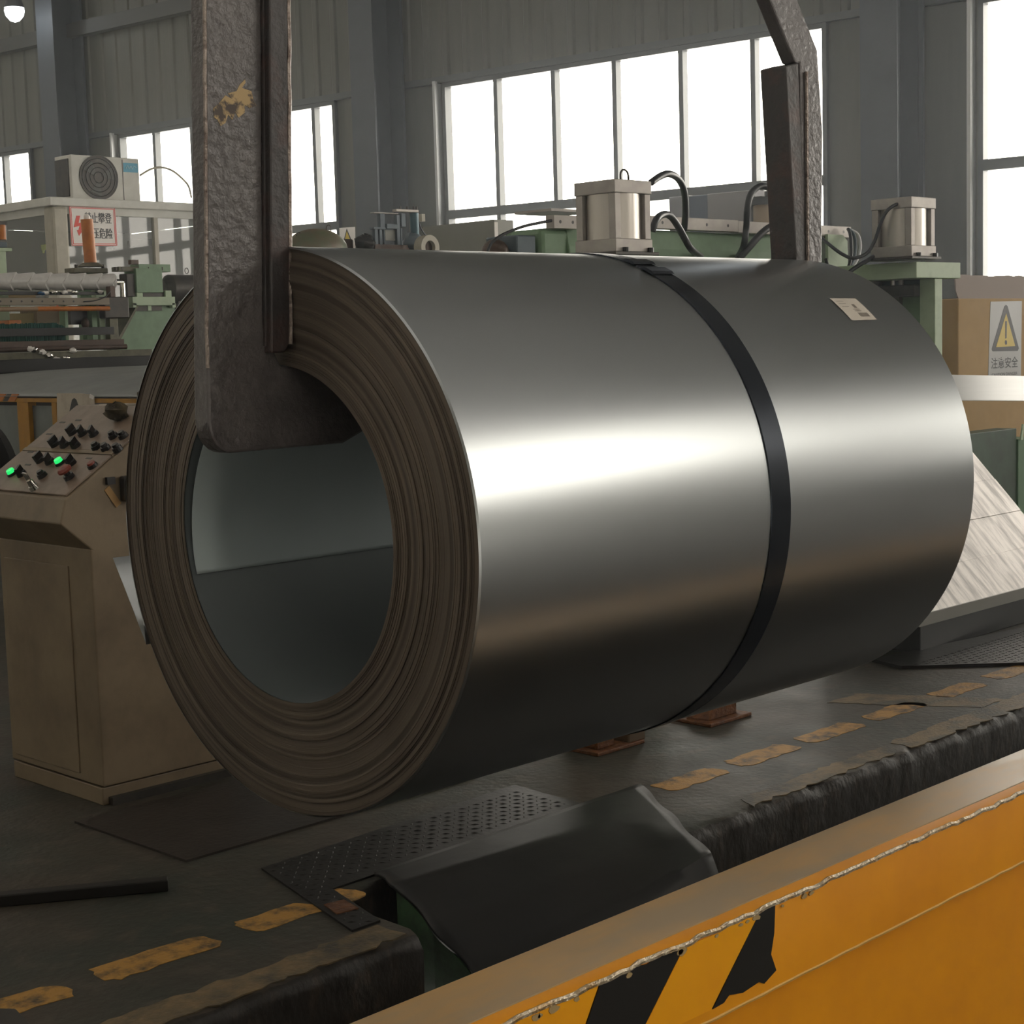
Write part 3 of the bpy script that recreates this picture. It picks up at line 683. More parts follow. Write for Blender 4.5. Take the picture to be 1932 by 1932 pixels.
# ------------------------------------------------------------------ yellow barrier beam
def build_beam():
    root = thing('yellow_barrier', (2, 1.2, LOW), 'long yellow barrier beam with worn edges and black hazard stripes, before the pit', 'barrier')
    X0, X1 = -0.6, 6.5
    yb, yf, zt = 1.288, 1.168, .55
    G().prism([(yb, zt), (yb, zt - .03), (yb - .01, zt - .06), (yf + .02, zt - .06), (yf + .02, zt - .02), (yf + .022, zt)][:], 'x', X0, X1).build('top_flange', M_YELT, root, bevel=.003, label='dusty worn top of the beam')
    zl = yp(1932, 1628, yf)[2]
    ch = [(yf + .022, zt), (yf + .006, zt - .001), (yf + .0015, zt - .003), (yf, zt - .008), (yf, zl + .004), (yf + .004, zl), (yf + .03, zl), (yf + .022, zt - .03)]
    G().prism(ch, 'x', X0, X1).build('front_plate', M_YEL, root, smooth=35)
    G().prism([(yf + .028, zl + .01), (yf + .034, LOW + .0), (yf + .074, LOW), (yf + .074, zl + .01)], 'x', X0, X1).build('web_plate', M_YEL, root)
    G().box(X0, X1, yb - .020, yb - .012, LOW, zt - .055).build('dark_screen', mat('dark_screen_plate', (0.045, 0.034, 0.024), .6, 0, (0.025, 0.02, 0.016), 6), root, label='unseen dark plate added to hide the yellow web from the coil')  # dark plate added behind the beam so the coil mirrors no yellow
    pts = [(x, yf + .001 + rng.uniform(-.001, .0005), zt - .004 + rng.uniform(-.002, .002)) for x in np.arange(X0, X1, .018)]
    wv = G(); 
    G().tube(pts, .0035, 6, 1).build('worn_lit_edge', mat('bare_worn_steel', (0.62, 0.52, 0.38), .3, .6, (0.45, 0.24, 0.05), 30, .5, .68, bump=.6, bscale=150), root, label='bare worn steel edge')
    pts = [(x, yf + .001, zl + .002 + rng.uniform(-.0008, .0008)) for x in np.arange(X0, X1, .03)]
    G().tube(pts, .0025, 6, 1).build('worn_lit_edge', mat('rubbed_yellow_edge', (0.80, 0.48, 0.14), .3, .2), root)
    # chipped flakes under the edge
    for i in range(26):
        x = rng.uniform(.7, 1.72); s = rng.uniform(.003, .009)
        G().prism([(x + s * rng.uniform(.7, 1.3) * math.cos(a), zt - .010 + .6 * s * rng.uniform(.6, 1.2) * math.sin(a)) for a in np.linspace(0, 6.28, 9)[:-1]], 'y', yf - .0022, yf).build('paint_chip', mat('chip_tan', (0.42, 0.29, 0.13), .7), root)
    def zap(pts, m, name, lift):
        G().prism([tuple(yp(u, v, yf)[[0, 2]]) for u, v in pts], 'y', yf - lift, yf + .001).build(name, m, root)
    top = lambda u: 1893 + (u - 1015) * (1479 - 1895) / (1932 - 1015) + 8
    bo = lambda u: 1932 + (u - 1289) * (1628 - 1932) / (1932 - 1289) - 3
    B = lambda u: (u, bo(u))
    T = lambda u: (u, top(u) + 6)
    jag = lambda u0, u1, k: [(u, top(u) + 6 + rng.uniform(-3, 6)) for u in np.linspace(u0, u1, k)]
    zap([(880, top(880) + 8)] + jag(900, 1128, 9) + [(1068, bo(1068)), (790, bo(790))], M_TAPEY, 'hazard_tape', .0012)
    zap(jag(1130, 1288, 8) + [(1195, bo(1195)), (1070, bo(1070))], M_TAPEB, 'hazard_stripe', .0016)
    zap(jag(1290, 1430, 8) + [(1340, bo(1340)), (1197, bo(1197))], M_TAPEY, 'hazard_tape', .0012)
    zap(jag(1432, 1461, 3) + [(1459, 1760), (1453, 1800), (1463, 1830), (1440, bo(1440) - 2), (1430, bo(1430) - 10), (1400, bo(1400) - 4), (1374, bo(1374) - 12), (1364, bo(1364) - 2), (1343, bo(1343))], M_TAPEB, 'hazard_stripe', .0016)
build_beam()

# ------------------------------------------------------------------ floor plates, ramp, anchors, bar
def lugs(name, parent, x0, x1, y0, y1, z, inside=lambda x, y: True):
    g = G(); i = 0; p = .026
    for yy in np.arange(y0 + .01, y1 - .01, p):
        i += 1; j = 0
        for xx in np.arange(x0 + .01, x1 - .01, p):
            j += 1
            if not inside(xx, yy): continue
            s = 1 if (i + j) % 2 else -1
            a = np.array([.72, .69 * s, 0]); b = np.array([-.69 * s, .72, 0]); c = np.array([xx, yy, z])
            g.add([c - a * .011, c - b * .003, c + a * .011, c + b * .003, c + np.array([0, 0, .0022])], [(0, 1, 4), (1, 2, 4), (2, 3, 4), (3, 0, 4)])
    return g.build(name, M_TREAD, parent, kind='stuff')
o = tag(G().box(2.20, 3.19, 3.348, 3.872, 0, .006).build('cover_plate', mat('cover_plate_grimy', (0.028, 0.022, 0.018), .45, .3, (0.045, 0.036, 0.03), 6, bump=.15)), 'large dark oily steel cover plate on the floor under the coil', 'plate')
o = tag(G().prism([(2.285, 3.156), (2.155, 2.66), (2.235, 2.66), (2.30, 2.905), (3.18, 2.92), (3.20, 3.20)], 'z', 0, .005).build('tread_plate', M_TREAD), 'dark raised-pattern tread plate with a pointed corner, beside the rubber ramp', 'plate')
def _in(x, y): return x > 2.155 + (y - 2.66) * .262 + .014 and (x < 2.235 + (y - 2.66) * .265 - .012 or y > 2.94) and 2.67 < y < 3.145
lugs('tread_lugs', o, 2.15, 3.17, 2.61, 3.19, .005, _in)
o = tag(G().prism([(2.195, 2.76), (2.215, 2.83), (2.265, 2.82), (2.25, 2.75)], 'z', .005, .0075).build('rust_flake', M_RUST), 'flat flake of rusty painted steel on the pointed tread plate', 'flake')
o = tag(G().prism([(5.30, 3.36), (5.25, 3.20), (5.62, 2.83), (6.6, 2.85), (6.4, 3.20)], 'z', 0, .012).build('tread_plate', M_TREAD), 'glossy tread plate on the floor in front of the bright sloping guard', 'plate')
lugs('tread_lugs', o, 5.3, 6.5, 2.85, 3.2, .012, lambda x, y: y > 3.2 - (x - 5.25) + .02)
def build_ramp():
    root = thing('rubber_ramp', (2.9, 2.75, LOW), 'black rubber-topped ramp with green steel side, sloping from floor into the pit', 'ramp')
    left = [(2.42, 2.895, .010), (2.398, 2.797, .008), (2.385, 2.66, -.055), (2.395, 2.556, -.13), (2.40, 2.35, -.235), (2.40, 2.10, -.325)]
    right = [(3.395, 2.90, .012), (3.274, 2.720, .012), (3.161, 2.558, .012), (3.043, 2.382, .006), (3.06, 2.30, -.15), (3.04, 2.05, -.325)]
    T = np.linspace(0, 1, 6); m, k = 26, 36; vs = []
    at = lambda P, t: np.array([np.interp(t, T, [p[q] for p in P]) for q in range(3)])
    for i in range(m + 1):
        f = i / m
        for j in range(k):
            t = j / (k - 1); p = at(left, t) * (1 - f) + at(right, t) * f; d = min(1, max(0, (t - .2) * 3)); e = 4 * f * (1 - f)
            z = p[2] + .006 + d * (-.020 * e + .007 * math.sin(f * 9 + t * 8) * e)
            if p[1] > 2.50 and p[0] > 3.05: z = max(z, .004 + .010 * min(1, (p[0] - 3.05) / .06))
            if p[1] > 2.84: z = max(z, .016)
            vs.append((p[0] + .006 * math.sin(t * 25) * (i in (0, m)), p[1], z))
    o = G().add(vs, [(i * k + j, (i + 1) * k + j, (i + 1) * k + j + 1, i * k + j + 1) for i in range(m) for j in range(k - 1)]).build('rubber_mat', M_RUBBER, root, smooth=60)
    s = o.modifiers.new('thick', 'SOLIDIFY'); s.thickness = .010
    mg = mat('ramp_green', (0.060, 0.125, 0.058), .5, 0, (0.03, 0.045, 0.025), 12, bump=.1)
    for P, sg in ((left, 1), ([right[0]] + [(3.05, y, min(z, -.012)) for x, y, z in right[1:]], -1)):
        Q = P[1:]; n = len(Q); top = [(x + .004 * sg, y, z - .006) for x, y, z in Q]; bot = [(x + .004 * sg, y, LOW) for x, y, z in Q]
        vs = top + bot + [(x + .012 * sg, y, z) for x, y, z in top] + [(x + .012 * sg, y, z) for x, y, z in bot]
        fs = []
        for i in range(n - 1): fs += [(i, i + 1, n + i + 1, n + i), (2 * n + i, 3 * n + i, 3 * n + i + 1, 2 * n + i + 1), (i, 2 * n + i, 2 * n + i + 1, i + 1)]
        fs += [(0, n, 3 * n, 2 * n), (n - 1, 3 * n - 1, 4 * n - 1, 2 * n - 1)]
        G().add(vs, fs).build('side_plate', mg, root)
build_ramp()
def anchor(cx, cy, kind, label):
    root = thing('anchor_block', (cx, cy, 0), label, 'bracket')
    G().box(cx - .11, cx + .11, cy - .07, cy + .10, 0, .012).build('base_plate', M_RUST, root, bevel=.003)
    if kind == 0:
        G().box(cx - .085, cx - .005, cy - .045, cy + .07, .012, .062).build('clamp_block', M_RUST, root, bevel=.004)
        G().box(cx + .045, cx + .125, cy - .06, cy + .06, .008, .085).build('stop_block', mat('brown_block', (0.09, 0.055, 0.03), .6, 0, (0.13, 0.085, 0.045), 14), root, bevel=.005)
    else:
        G().prism([(cx - .08, .012), (cx + .07, .012), (cx + .05, .062), (cx - .05, .062)], 'y', cy - .04, cy + .06).build('clamp_block', M_RUST, root, bevel=.004)
        G().cyl((cx + .09, cy, .012), (cx + .09, cy, .05), .018, n=6).build('bolt', M_RUST, root)
        G().cyl((cx + .07, cy + .07, .07), (cx + .16, cy + .03, .06), .016, n=12).build('pin', M_DKMET, root)
anchor(3.70, 3.30, 0, 'rusty floor bracket with a square brown block, half hidden under the coil')
anchor(4.20, 3.26, 1, 'rusty floor bracket with a low sloping clamp, below the dark strap')
a, b = zp(0, 1708, 0), zp(318, 1678, 0); d = (b - a) / np.linalg.norm(b - a); n_ = np.array([-d[1], d[0], 0])
tag(G().obox((a - d * .4 + b) / 2 + np.array([0, 0, .014]), d, n_, np.array([0, 0, 1.]), np.linalg.norm(b - a) + .4, .035, .028).build('steel_bar', mat('dark_bar', (0.012, 0.010, 0.008), .55, .2), bevel=.003), 'straight dark square bar lying on the floor before the console', 'bar')
o = thing('floor_chock', (1.42, 2.85, 0), 'dark wedge-shaped steel chock on the floor near the pit edge', 'chock')
G().prism([(1.20, 2.68), (1.425, 2.70), (1.445, 2.80), (1.40, 2.86), (1.2, 2.87)], 'z', 0, .02).build('block', M_DKMET, o, bevel=.004)
G().prism([(1.2, 2.872), (1.38, 2.872), (1.425, 2.91), (1.40, 2.95), (1.2, 2.95)], 'z', 0, .02).build('wedge', M_GREEND, o, bevel=.004)

# ------------------------------------------------------------------ strip running through the line and its feed table
def strip_z(x, y):
    far = np.interp(y, [0, 2.9, 5.2, 7.6, 10.4], [1.016, 1.045, 1.10, 1.185, 1.215])
    return 1.025 + (far - 1.025) * (x - 4.68) / 1.5
def build_strip():
    ys = np.linspace(-3.9, 5.70, 40); xs = np.linspace(4.68, 6.18, 8)
    vs = [(x, y, strip_z(x, y)) for y in ys for x in xs]; k = len(xs)
    o = G().add(vs, [(i * k + j, i * k + j + 1, (i + 1) * k + j + 1, (i + 1) * k + j) for i in range(len(ys) - 1) for j in range(k - 1)]).build('steel_strip', M_STRIP)
    s = o.modifiers.new('thick', 'SOLIDIFY'); s.thickness = .0015
    tag(o, 'shiny flat steel strip running level through the pinch rolls, past the box', 'strip')
build_strip()
def build_table():
    root = thing('feed_table', (5.3, 8.0, 0), 'yellow-framed feed table with grey steel apron and hazard tape, behind the console', 'table')
    vs = []; m, k = 14, 12
    for i in range(m + 1):
        y = 6.6 + (9.9 - 6.6) * i / m; xf = 5.2 + (7.2 - 5.2) * i / m
        for j in range(k + 1):
            x = 4.68 + (xf - 4.68) * (j / k) ** 1.4
            vs.append((x, y, 1.025 + .137 * (1 - math.exp(-(x - 4.68) / .34))))
    k += 1
    o = G().add(vs, [(i * k + j, i * k + j + 1, (i + 1) * k + j + 1, (i + 1) * k + j) for i in range(m) for j in range(k - 1)]).build('apron', M_APRON, root, smooth=60)
    s = o.modifiers.new('thick', 'SOLIDIFY'); s.thickness = .004
    X = 4.684
    z1, z0 = xp(120, 751, X)[2] - .006, xp(45, 759, X)[2]
    top = G().box(X, X + .065, 5.75, 9.9, z0, z1 + .004).build('top_rail', M_RAIL, root, bevel=.002)
    for u0, u1 in ((33, 54), (98, 107), (250, 262)):
        a, b = xp(u0, 800, X)[1], xp(u1, 800, X)[1]; G().box(X + .003, X + .055, b, a, 0, z0).build('post', M_RAIL, root, bevel=.002)
    ya = xp(0, 750, X)[1]
    for u0, u1, m in ((-14, 8, M_ORANGE), (10, 19, M_TAPEB), (19, 32, M_ORANGE)):
        p = [xp(u0 + 4, 743, X), xp(u1 + 4, 743, X), xp(u1 - 4, 757, X), xp(u0 - 4, 757, X)]
        G().prism([(q[1], q[2]) for q in p], 'x', X - .002, X + .001).build('hazard_tape', m, root)
    G().box(X + .03, X + .036, 5.8, 9.8, .15, z0 - .02).build('back_sheet', mat('blue_grey_sheet', (0.20, 0.22, 0.22), .45, .5, (0.15, 0.16, 0.16), 4), root)
    # torn warning sign hung on the rail
    sg = thing('warning_sign', (X, 8.0, .8), 'torn dirty white warning board with black triangle, hung on the yellow rail', 'sign')
    Q = lambda u, v, d=0: (xp(u, v, X - .012 - d)[1], xp(u, v, X - .012 - d)[2])
    G().prism([Q(107, 742), (Q(150, 742)), Q(170, 744), Q(177, 747), Q(178, 790), Q(168, 830), Q(106, 840), Q(108, 800)], 'x', X - .012, X - .008).build('board', mat('dirty_board', (0.55, 0.48, 0.39), .7, 0, (0.38, 0.31, 0.23), 9, .5, .75), sg)
    G().prism([Q(140, 751, .001), Q(144, 754, .001), Q(153, 781, .001), Q(166, 822, .001), Q(156, 822, .001), Q(147, 790, .001), Q(141, 768, .001), Q(135, 790, .001), Q(128, 822, .001), Q(118, 822, .001), Q(130, 781, .001), Q(136, 754, .001)], 'x', X - .0135, X - .0125).build('black_triangle', M_SIGNK, sg)
    G().prism([Q(141, 768, .001), Q(147, 790, .001), Q(156, 822, .001), Q(128, 822, .001), Q(135, 790, .001)], 'x', X - .0133, X - .0123).build('yellow_field', M_SIGNY, sg)
    G().prism([Q(170, 743, .002), Q(178, 748, .002), Q(176, 754, .002), Q(168, 750, .002)], 'x', X - .0145, X - .0125).build('torn_corner', M_SIGNW, sg)
    # table-edge items: box on rail
    a, b = xp(188, 752, X - .03), xp(236, 766, X - .03)
build_table()
# cable drum behind the console
o = thing('cable_drum', (3.75, 7.2, 0), 'black round steel drum standing beside the yellow rail post', 'drum')
c = xp(-100, 930, 3.75)
G().lathe([(0, .001), (0, .345), (.02, .35), (.04, .345), (.04, .25), (.18, .25), (.18, .35), (.22, .345), (.22, .001)], (3.75, c[1], c[2]), 'x', 48).build('drum_body', M_RUBBER, o, smooth=30)
G().box(3.80, 3.92, c[1] - .1, c[1] + .1, 0, c[2] - .24).build('drum_stand', M_DKMET, o, bevel=.004)

# ------------------------------------------------------------------ pinch-roll stands with pneumatic cylinders
def build_cylinder(x0, y0, z0, z1, wx, wy, label):
    root = thing('pneumatic_cylinder', (x0 + wx / 2, y0 + wy / 2, z0), label, 'cylinder', 'square aluminium cylinders on the pinch-roll stands')
    h = z1 - z0; c = h * .185
    G().box(x0 - .02, x0 + wx + .02, y0 - .015, y0 + wy + .015, z0 - .012, z0).build('mounting_plate', M_DKMET, root, bevel=.002)
    G().box(x0, x0 + wx, y0, y0 + wy, z0, z0 + c).build('end_cap', M_ALU, root, bevel=.003)
    G().box(x0, x0 + wx, y0, y0 + wy, z1 - c, z1).build('end_cap', M_ALU, root, bevel=.003)
    G().cyl((x0 + wx / 2, y0 + wy / 2, z0 + c), (x0 + wx / 2, y0 + wy / 2, z1 - c), wx * .485, n=36).build('barrel', M_ALUB, root, smooth=40)
    t = wx * .15
    for a in (0, 1):
        for b in (0, 1):
            xx, yy = x0 + .004 + a * (wx - t - .008), y0 + .004 + b * (wy - t - .008)
            G().box(xx, xx + t, yy, yy + t, z0 + c, z1 - c).build('tie_rod', M_ALU, root, bevel=.002)
    for a in (.22, .90):
        p = (x0 + wx * a, y0 - .004, z0)
        G().cyl((p[0], p[1] - .004, z0 - .001), (p[0], p[1] - .004, z0 + .016), .011, n=8).build('bolt', M_BLACK, root)
    return root
def build_stand(x0, x1, y0, y1, zt, label):
    root = thing('pinch_roll_stand', ((x0 + x1) / 2, y0, 0), label, 'machine')
    G().box(x0, x1, y0, y1, zt - .072, zt).build('top_plate', M_GREENP, root, bevel=.003)
    xm = (x0 + x1) / 2
    G().box(xm - .015, xm + .05, y0 + .012, y0 + .09, 0, zt - .072).build('front_column', M_GREENP, root, bevel=.003)
    G().box(xm + .0, xm + .04, y0 + .09, y1 - .09, 0, zt - .15).build('side_plate', M_GREEN, root)
    G().box(xm - .015, xm + .05, y1 - .10, y1 - .02, 0, zt - .072).build('rear_column', M_GREEN, root, bevel=.003)
    G().box(xm - .05, xm + .08, y0 + .095, y1 - .02, zt - .15, zt - .095).build('roll_bearing', M_DKMET, root, bevel=.006)
    for k, q in ((.36, M_ALU), (.44, M_ALUB), (.62, M_DKMET), (.75, M_BLUEG)): G().cyl((xm + .0, y0 + k * (y1 - y0), zt - .12), (xm + .0, y0 + k * (y1 - y0), zt - .06), .012 if q in (M_ALU, M_ALUB) else .035, n=10).build('guide_rod', q, root, smooth=40)
    G().box(xm + .05, xm + .07, y0 + .09, y1 - .04, zt - .16, zt - .06).build('spacer_plate', M_BLUEG, root)
    G().box(xm - .06, xm - .03, y0 + .17, y0 + .20, zt - .36, zt - .15).build('bracket', M_DKMET, root)
    return root
build_stand(4.37, 4.84, 3.84, 4.36, 1.5425, 'green pinch-roll stand just behind the coil, under the cylinder above its dark strap')
build_stand(6.474, 6.857, 3.86, 4.40, 1.5516, 'green pinch-roll stand with pale front column, between coil and cardboard box')
build_cylinder(4.498, 3.90, 1.562, 1.8194, .205, .198, 'square aluminium pneumatic cylinder with round barrel, above the dark strap of the coil')
build_cylinder(6.435, 3.861, 1.575, 1.835, .208, .208, 'square aluminium pneumatic cylinder beside the blue-grey column, above the cardboard box')
# the rolls themselves
root = thing('pinch_roll', (5.6, 4.15, 1.15), 'long dark pinch roll lying across the strip between the green stands', 'roll')
G().cyl((4.86, 4.12, 1.18), (6.40, 4.12, 1.18), .06, n=28).build('roll_barrel', M_DKMET, root, smooth=40)
G().cyl((4.66, 4.12, 1.18), (6.47, 4.12, 1.18), .03, n=16).build('roll_shaft', M_ALUB, root, smooth=40)
# bed of the stand, dark green, at the right
o = thing('machine_bed', (7.4, 4.3, 0), 'dark green machine bed with lighter end post, below the cardboard box', 'machine')
q = yp(1918, 808, 4.3)
G().box(6.9, q[0], 4.3, 4.42, 0, q[2]).build('bed_plate', M_GREEND, o, bevel=.003)
G().box(q[0] + .001, q[0] + .2, 4.29, 4.41, 0, q[2] - .06).build('end_post', mat('mid_green', (0.10, 0.19, 0.10), .5), o, bevel=.003)
G().prism([(q[0] + .015, q[2] - .065), (q[0] + .04, q[2] - .065), (q[0] + .06, q[2] + .02), (q[0] + .04, q[2] + .02)], 'y', 4.283, 4.291).build('hinge_lug', M_GREENP, o)
# cross beam with drilled rails
def build_crossbeam():
    root = thing('rail_carrier', (5.6, 4.6, 1.5), 'rounded green cross beam with drilled cream rails, joining the two stands', 'beam')
    Y = 4.42
    xa, xb = yp(1075, 430, Y)[0], yp(1600, 470, Y)[0]
    zt = yp(1240, 433, Y)[2]
    prof = [(Y + .04, 1.31), (Y + .0, 1.42), (Y - .002, 1.52), (Y + .008, 1.62), (Y + .026, zt), (Y + .36, zt), (Y + .36, 1.31)]
    G().prism(prof, 'x', xa, xb).build('beam_body', M_GREEN, root, bevel=.006)
    for u0, u1, v0, v1 in ((1045, 1092, 405, 428), (1228, 1393, 407, 432), (1393, 1606, 417, 440)):
        a = yp(u0, v0, Y - .015); b = yp(u1, v0 + (u1 - u0) * .05, Y - .015); hgt = .052
        r = G().box(a[0], b[0], Y - .015, Y + .03, (a[2] + b[2]) / 2 - hgt, (a[2] + b[2]) / 2).build('drilled_rail', M_ALU, root, bevel=.002)
        n = max(2, int((b[0] - a[0]) / .125))
        for i in range(n):
            x = a[0] + (b[0] - a[0]) * (i + .5) / n; zc = (a[2] + b[2]) / 2 - .026
            G().cyl((x, Y - .0156, zc), (x, Y - .013, zc), .007, n=8).build('bolt_hole', M_BLACK, r)
    a = yp(1028, 430, Y); b = yp(1086, 476, Y)
    G().box(a[0], b[0], Y + .02, Y + .2, 1.30, a[2]).build('end_housing', M_GREEN, root, bevel=.02)
    a = yp(985, 442, Y); b = yp(1022, 476, Y)
    G().box(a[0], b[0], Y + .03, Y + .2, 1.30, a[2]).build('terminal_block', M_BLUEG, root, bevel=.006)
    a = yp(955, 455, Y); b = yp(982, 476, Y)
    G().ball(((a[0] + b[0]) / 2, Y + .1, a[2] - .03), (b[0] - a[0]) * .6, .06, .045, 14, 8).build('end_knob', M_BROWN, root, smooth=60)
    a = yp(1040, 393, Y); b = yp(1120, 400, Y)
    G().box(a[0], b[0], Y, Y + .2, b[2] - .004, b[2] + .006).build('cover_lid', M_ALU, root)
build_crossbeam()
def hose(name, pts, y, r, label, m=M_HOSE, cat='hose'):
    return tag(G().tube([yp(u, v, yy) for (u, v), yy in zip(pts, y if hasattr(y, '__len__') else [y] * len(pts))], r, 10, 6).build(name, m, smooth=60), label, cat)
hose('air_hose', [(1229, 344), (1245, 333), (1262, 328), (1280, 338), (1291, 362), (1293, 400), (1291, 432)], [4.004, 4.030, 4.056, 4.108, 4.160, 4.238, 4.303], 0.0137, 'black air hose arching from the cylinder cap down to the rail')
hose('air_hose', [(1231, 436), (1238, 415), (1250, 405), (1264, 407), (1278, 425), (1292, 450), (1304, 470), (1322, 484)], [4.108, 4.108, 4.160, 4.186, 4.212, 4.238, 4.251, 4.43], 0.0143, 'black air hose looping low beside the cylinder foot')
hose('air_hose', [(1392, 486), (1403, 464), (1408, 430), (1410, 395), (1416, 368), (1430, 353), (1446, 352), (1460, 364)], [4.43, 4.238, 4.212, 4.186, 4.186, 4.186, 4.186, 4.212], 0.0143, 'black air hose rising in a tight arch beside the far hook arm')
hose('air_hose', [(1396, 486), (1412, 468), (1432, 445), (1450, 430), (1468, 424), (1500, 440)], [4.251, 4.225, 4.212, 4.212, 4.238, 4.290], 0.0156, 'black air hose slanting up to the far hook arm')
hose('electric_cable', [(920, 474), (928, 458), (948, 443), (985, 428), (1020, 420), (1042, 416)], [4.420] * 6, 0.0059, 'thin dark cable with a reddish stretch, bowed over to the beam end')
hose('air_hose', [(1702, 384), (1688, 387), (1672, 400), (1660, 425), (1650, 455), (1635, 478), (1610, 487), (1590, 480), (1570, 466), (1545, 445)], [3.926, 3.939, 3.965, 4.004, 4.030, 4.030, 4.056, 4.108, 4.160, 4.290], 0.0078, 'thin black hose falling from the cylinder cap in a long sag')
hose('air_hose', [(1690, 472), (1676, 473), (1655, 480), (1635, 492), (1612, 506), (1595, 520)], [4.030, 4.030, 4.056, 4.056, 4.056, 4.056], 0.0097, 'thin black hose leaving the cylinder foot over the green plate')
for k, (du, m_, lb) in enumerate(((0, M_HOSE, 'black cable in the bundle hanging from the rail end, innermost'), (8, M_BLUEG, 'grey-blue cable in the bundle hanging from the rail end, middle one'), (17, mat('white_cable', (0.55, 0.55, 0.56), .5), 'pale cable in the bundle hanging from the rail end, outermost'))):
    hose('electric_cable', [(1600, 432), (1604 + du * .8, 442), (1606 + du, 465), (1605 + du * .7, 490), (1598 + du * .2, 512)], [4.368, 4.342, 4.316, 4.290, 4.290], 0.0078, lb, m_, 'cable')
hose('electric_cable', [(1558, 488), (1563, 505), (1572, 520)], [4.386, 4.386, 4.386], 0.0078, 'short black cable end hanging against the pale green guard', cat='cable')
o = tag(G().prism([(yp(1557, 445, 4.40)[0], 1.31), (yp(1596, 445, 4.40)[0], 1.31), (yp(1594, 455, 4.40)[0], yp(1594, 455, 4.40)[2]), (yp(1586, 444, 4.40)[0], yp(1586, 444, 4.40)[2]), (yp(1557, 442, 4.40)[0], yp(1557, 442, 4.40)[2])], 'y', 4.385, 4.40).build('end_guard', M_GREENP), 'pale green scuffed guard plate on the end of the cross beam', 'guard')
hose('lifting_eye', [(1171, 340), (1171, 326), (1177, 320), (1184, 326), (1186, 340)], 4.004, 0.0039, 'small steel lifting eye on top of the cylinder', M_DKMET, 'eye bolt')

# ------------------------------------------------------------------ bright sloping guard at the right
def build_guard():
    root = thing('sloping_guard', (6.2, 3.3, 0), 'bright brushed sheet-metal guard sloping up from a dark base, beside the coil', 'guard')
    y0, z0 = 3.279, .158; y1, z1 = 3.786, .705
    for i in range(4):
        f0, f1 = (i + .003) / 4, (i + .997) / 4
        c = (0, y0 + (y1 - y0) * (f0 + f1) / 2, z0 + (z1 - z0) * (f0 + f1) / 2)
        v = np.array([0, y1 - y0, z1 - z0]); L = np.linalg.norm(v); v /= L; n = np.cross(np.array([1., 0, 0]), v)
        G().obox(np.array([(5.5 + 6.808) / 2, c[1], c[2]]) - n * (.004 + .0015 * (i % 2)), np.array([1., 0, 0]), v, n, 6.808 - 5.5, L * (f1 - f0), .008).build('guard_panel', M_BRIGHT, root, bevel=.002)
    G().prism([(y0 - .002, z0), (y0 - .004, z0 - .045), (y0 + .03, z0 - .045), (y0 + .04, z0 + .02)], 'x', 5.5, 6.808).build('front_lip', mat('grey_lip', (0.22, 0.21, 0.19), .45, .5), root)
    G().box(5.55, 6.8, y0 + .02, y0 + .16, 0, z0 - .05).build('base', M_BLACK, root, bevel=.004)
    G().box(5.6, 6.42, y1 - .03, y1 + .02, 0, z1 - .04).build('rear_frame', M_DKMET, root)
build_guard()

# ------------------------------------------------------------------ cardboard box with caution sign
def build_box():
    Y = 4.6; a = yp(1808, 563, Y); zt = a[2]; x0 = a[0]; x1 = x0 + 1.5
    root = thing('cardboard_box', ((x0 + x1) / 2, Y + .3, 0), 'tall tan cardboard box with a raised flap and a yellow caution sign', 'box')
    G().box(x0, x1, Y, Y + .8, 0, zt).build('carton', M_CARD, root, bevel=.006)
    t = yp(1800, 520, Y + .06)
    n = 26; top = [(x0 - .03 + (x1 - x0 + .06) * i / n, t[2] + rng.uniform(-.004, .004)) for i in range(n + 1)]
    o = G().prism([(x0 + .01, zt - .004), (x0 - .02, zt + .04)] + top + [(x1, zt - .004)], 'y', Y + .003, Y + .010).build('raised_flap', M_CARDIN, root)
    sg = thing('caution_sign', (yp(1896, 640, Y)[0], Y, .9), 'grey caution sign with yellow triangle stuck on the tan cardboard box', 'sign')
    Q = lambda u, v: tuple(yp(u, v, Y - .002)[[0, 2]])
    G().prism([Q(1869, 569), Q(1928, 568), Q(1926, 730), Q(1864, 730)], 'y', Y - .002, Y).build('sign_sheet', M_SIGNG, sg)
    def pr(pts, m, name, l): G().prism([Q(u, v) for u, v in pts], 'y', Y - .002 - l, Y - .0018).build(name, m, sg)
    pr([(1898, 575), (1901, 578), (1922, 657), (1920, 662), (1873, 663), (1871, 659), (1895, 578)], M_SIGNK, 'triangle_border', .001)
    pr([(1898, 591), (1915, 653), (1879, 655)], M_SIGNY, 'triangle_field', .0016)
    pr([(1896, 606), (1899, 606), (1898.6, 638), (1896, 639)], M_SIGNK, 'exclamation_mark', .0022)
    pr([(1895.5, 643), (1897.5, 641.5), (1899.3, 644), (1899.3, 649), (1897, 651), (1895.3, 648)], M_SIGNK, 'exclamation_dot', .0022)
    c = yp(1895.5, 686, Y - .0035); wdt = yp(1920, 686, Y)[0] - yp(1870, 686, Y)[0]
    hh = yp(1895, 675, Y)[2] - yp(1895, 697, Y)[2]
    text('注意安全', hh * 1.0, M_SIGNK, sg, c, (1, 0, 0), (0, 0, 1), sx=wdt / (4 * hh) * 1.02, bold=.0006)
    c = yp(1895.5, 706, Y - .0035); text('CAUTION DANGER', hh * .36, M_SIGNK, sg, c, (1, 0, 0), (0, 0, 1), sx=wdt / (hh * .36 * 9.2))
build_box()

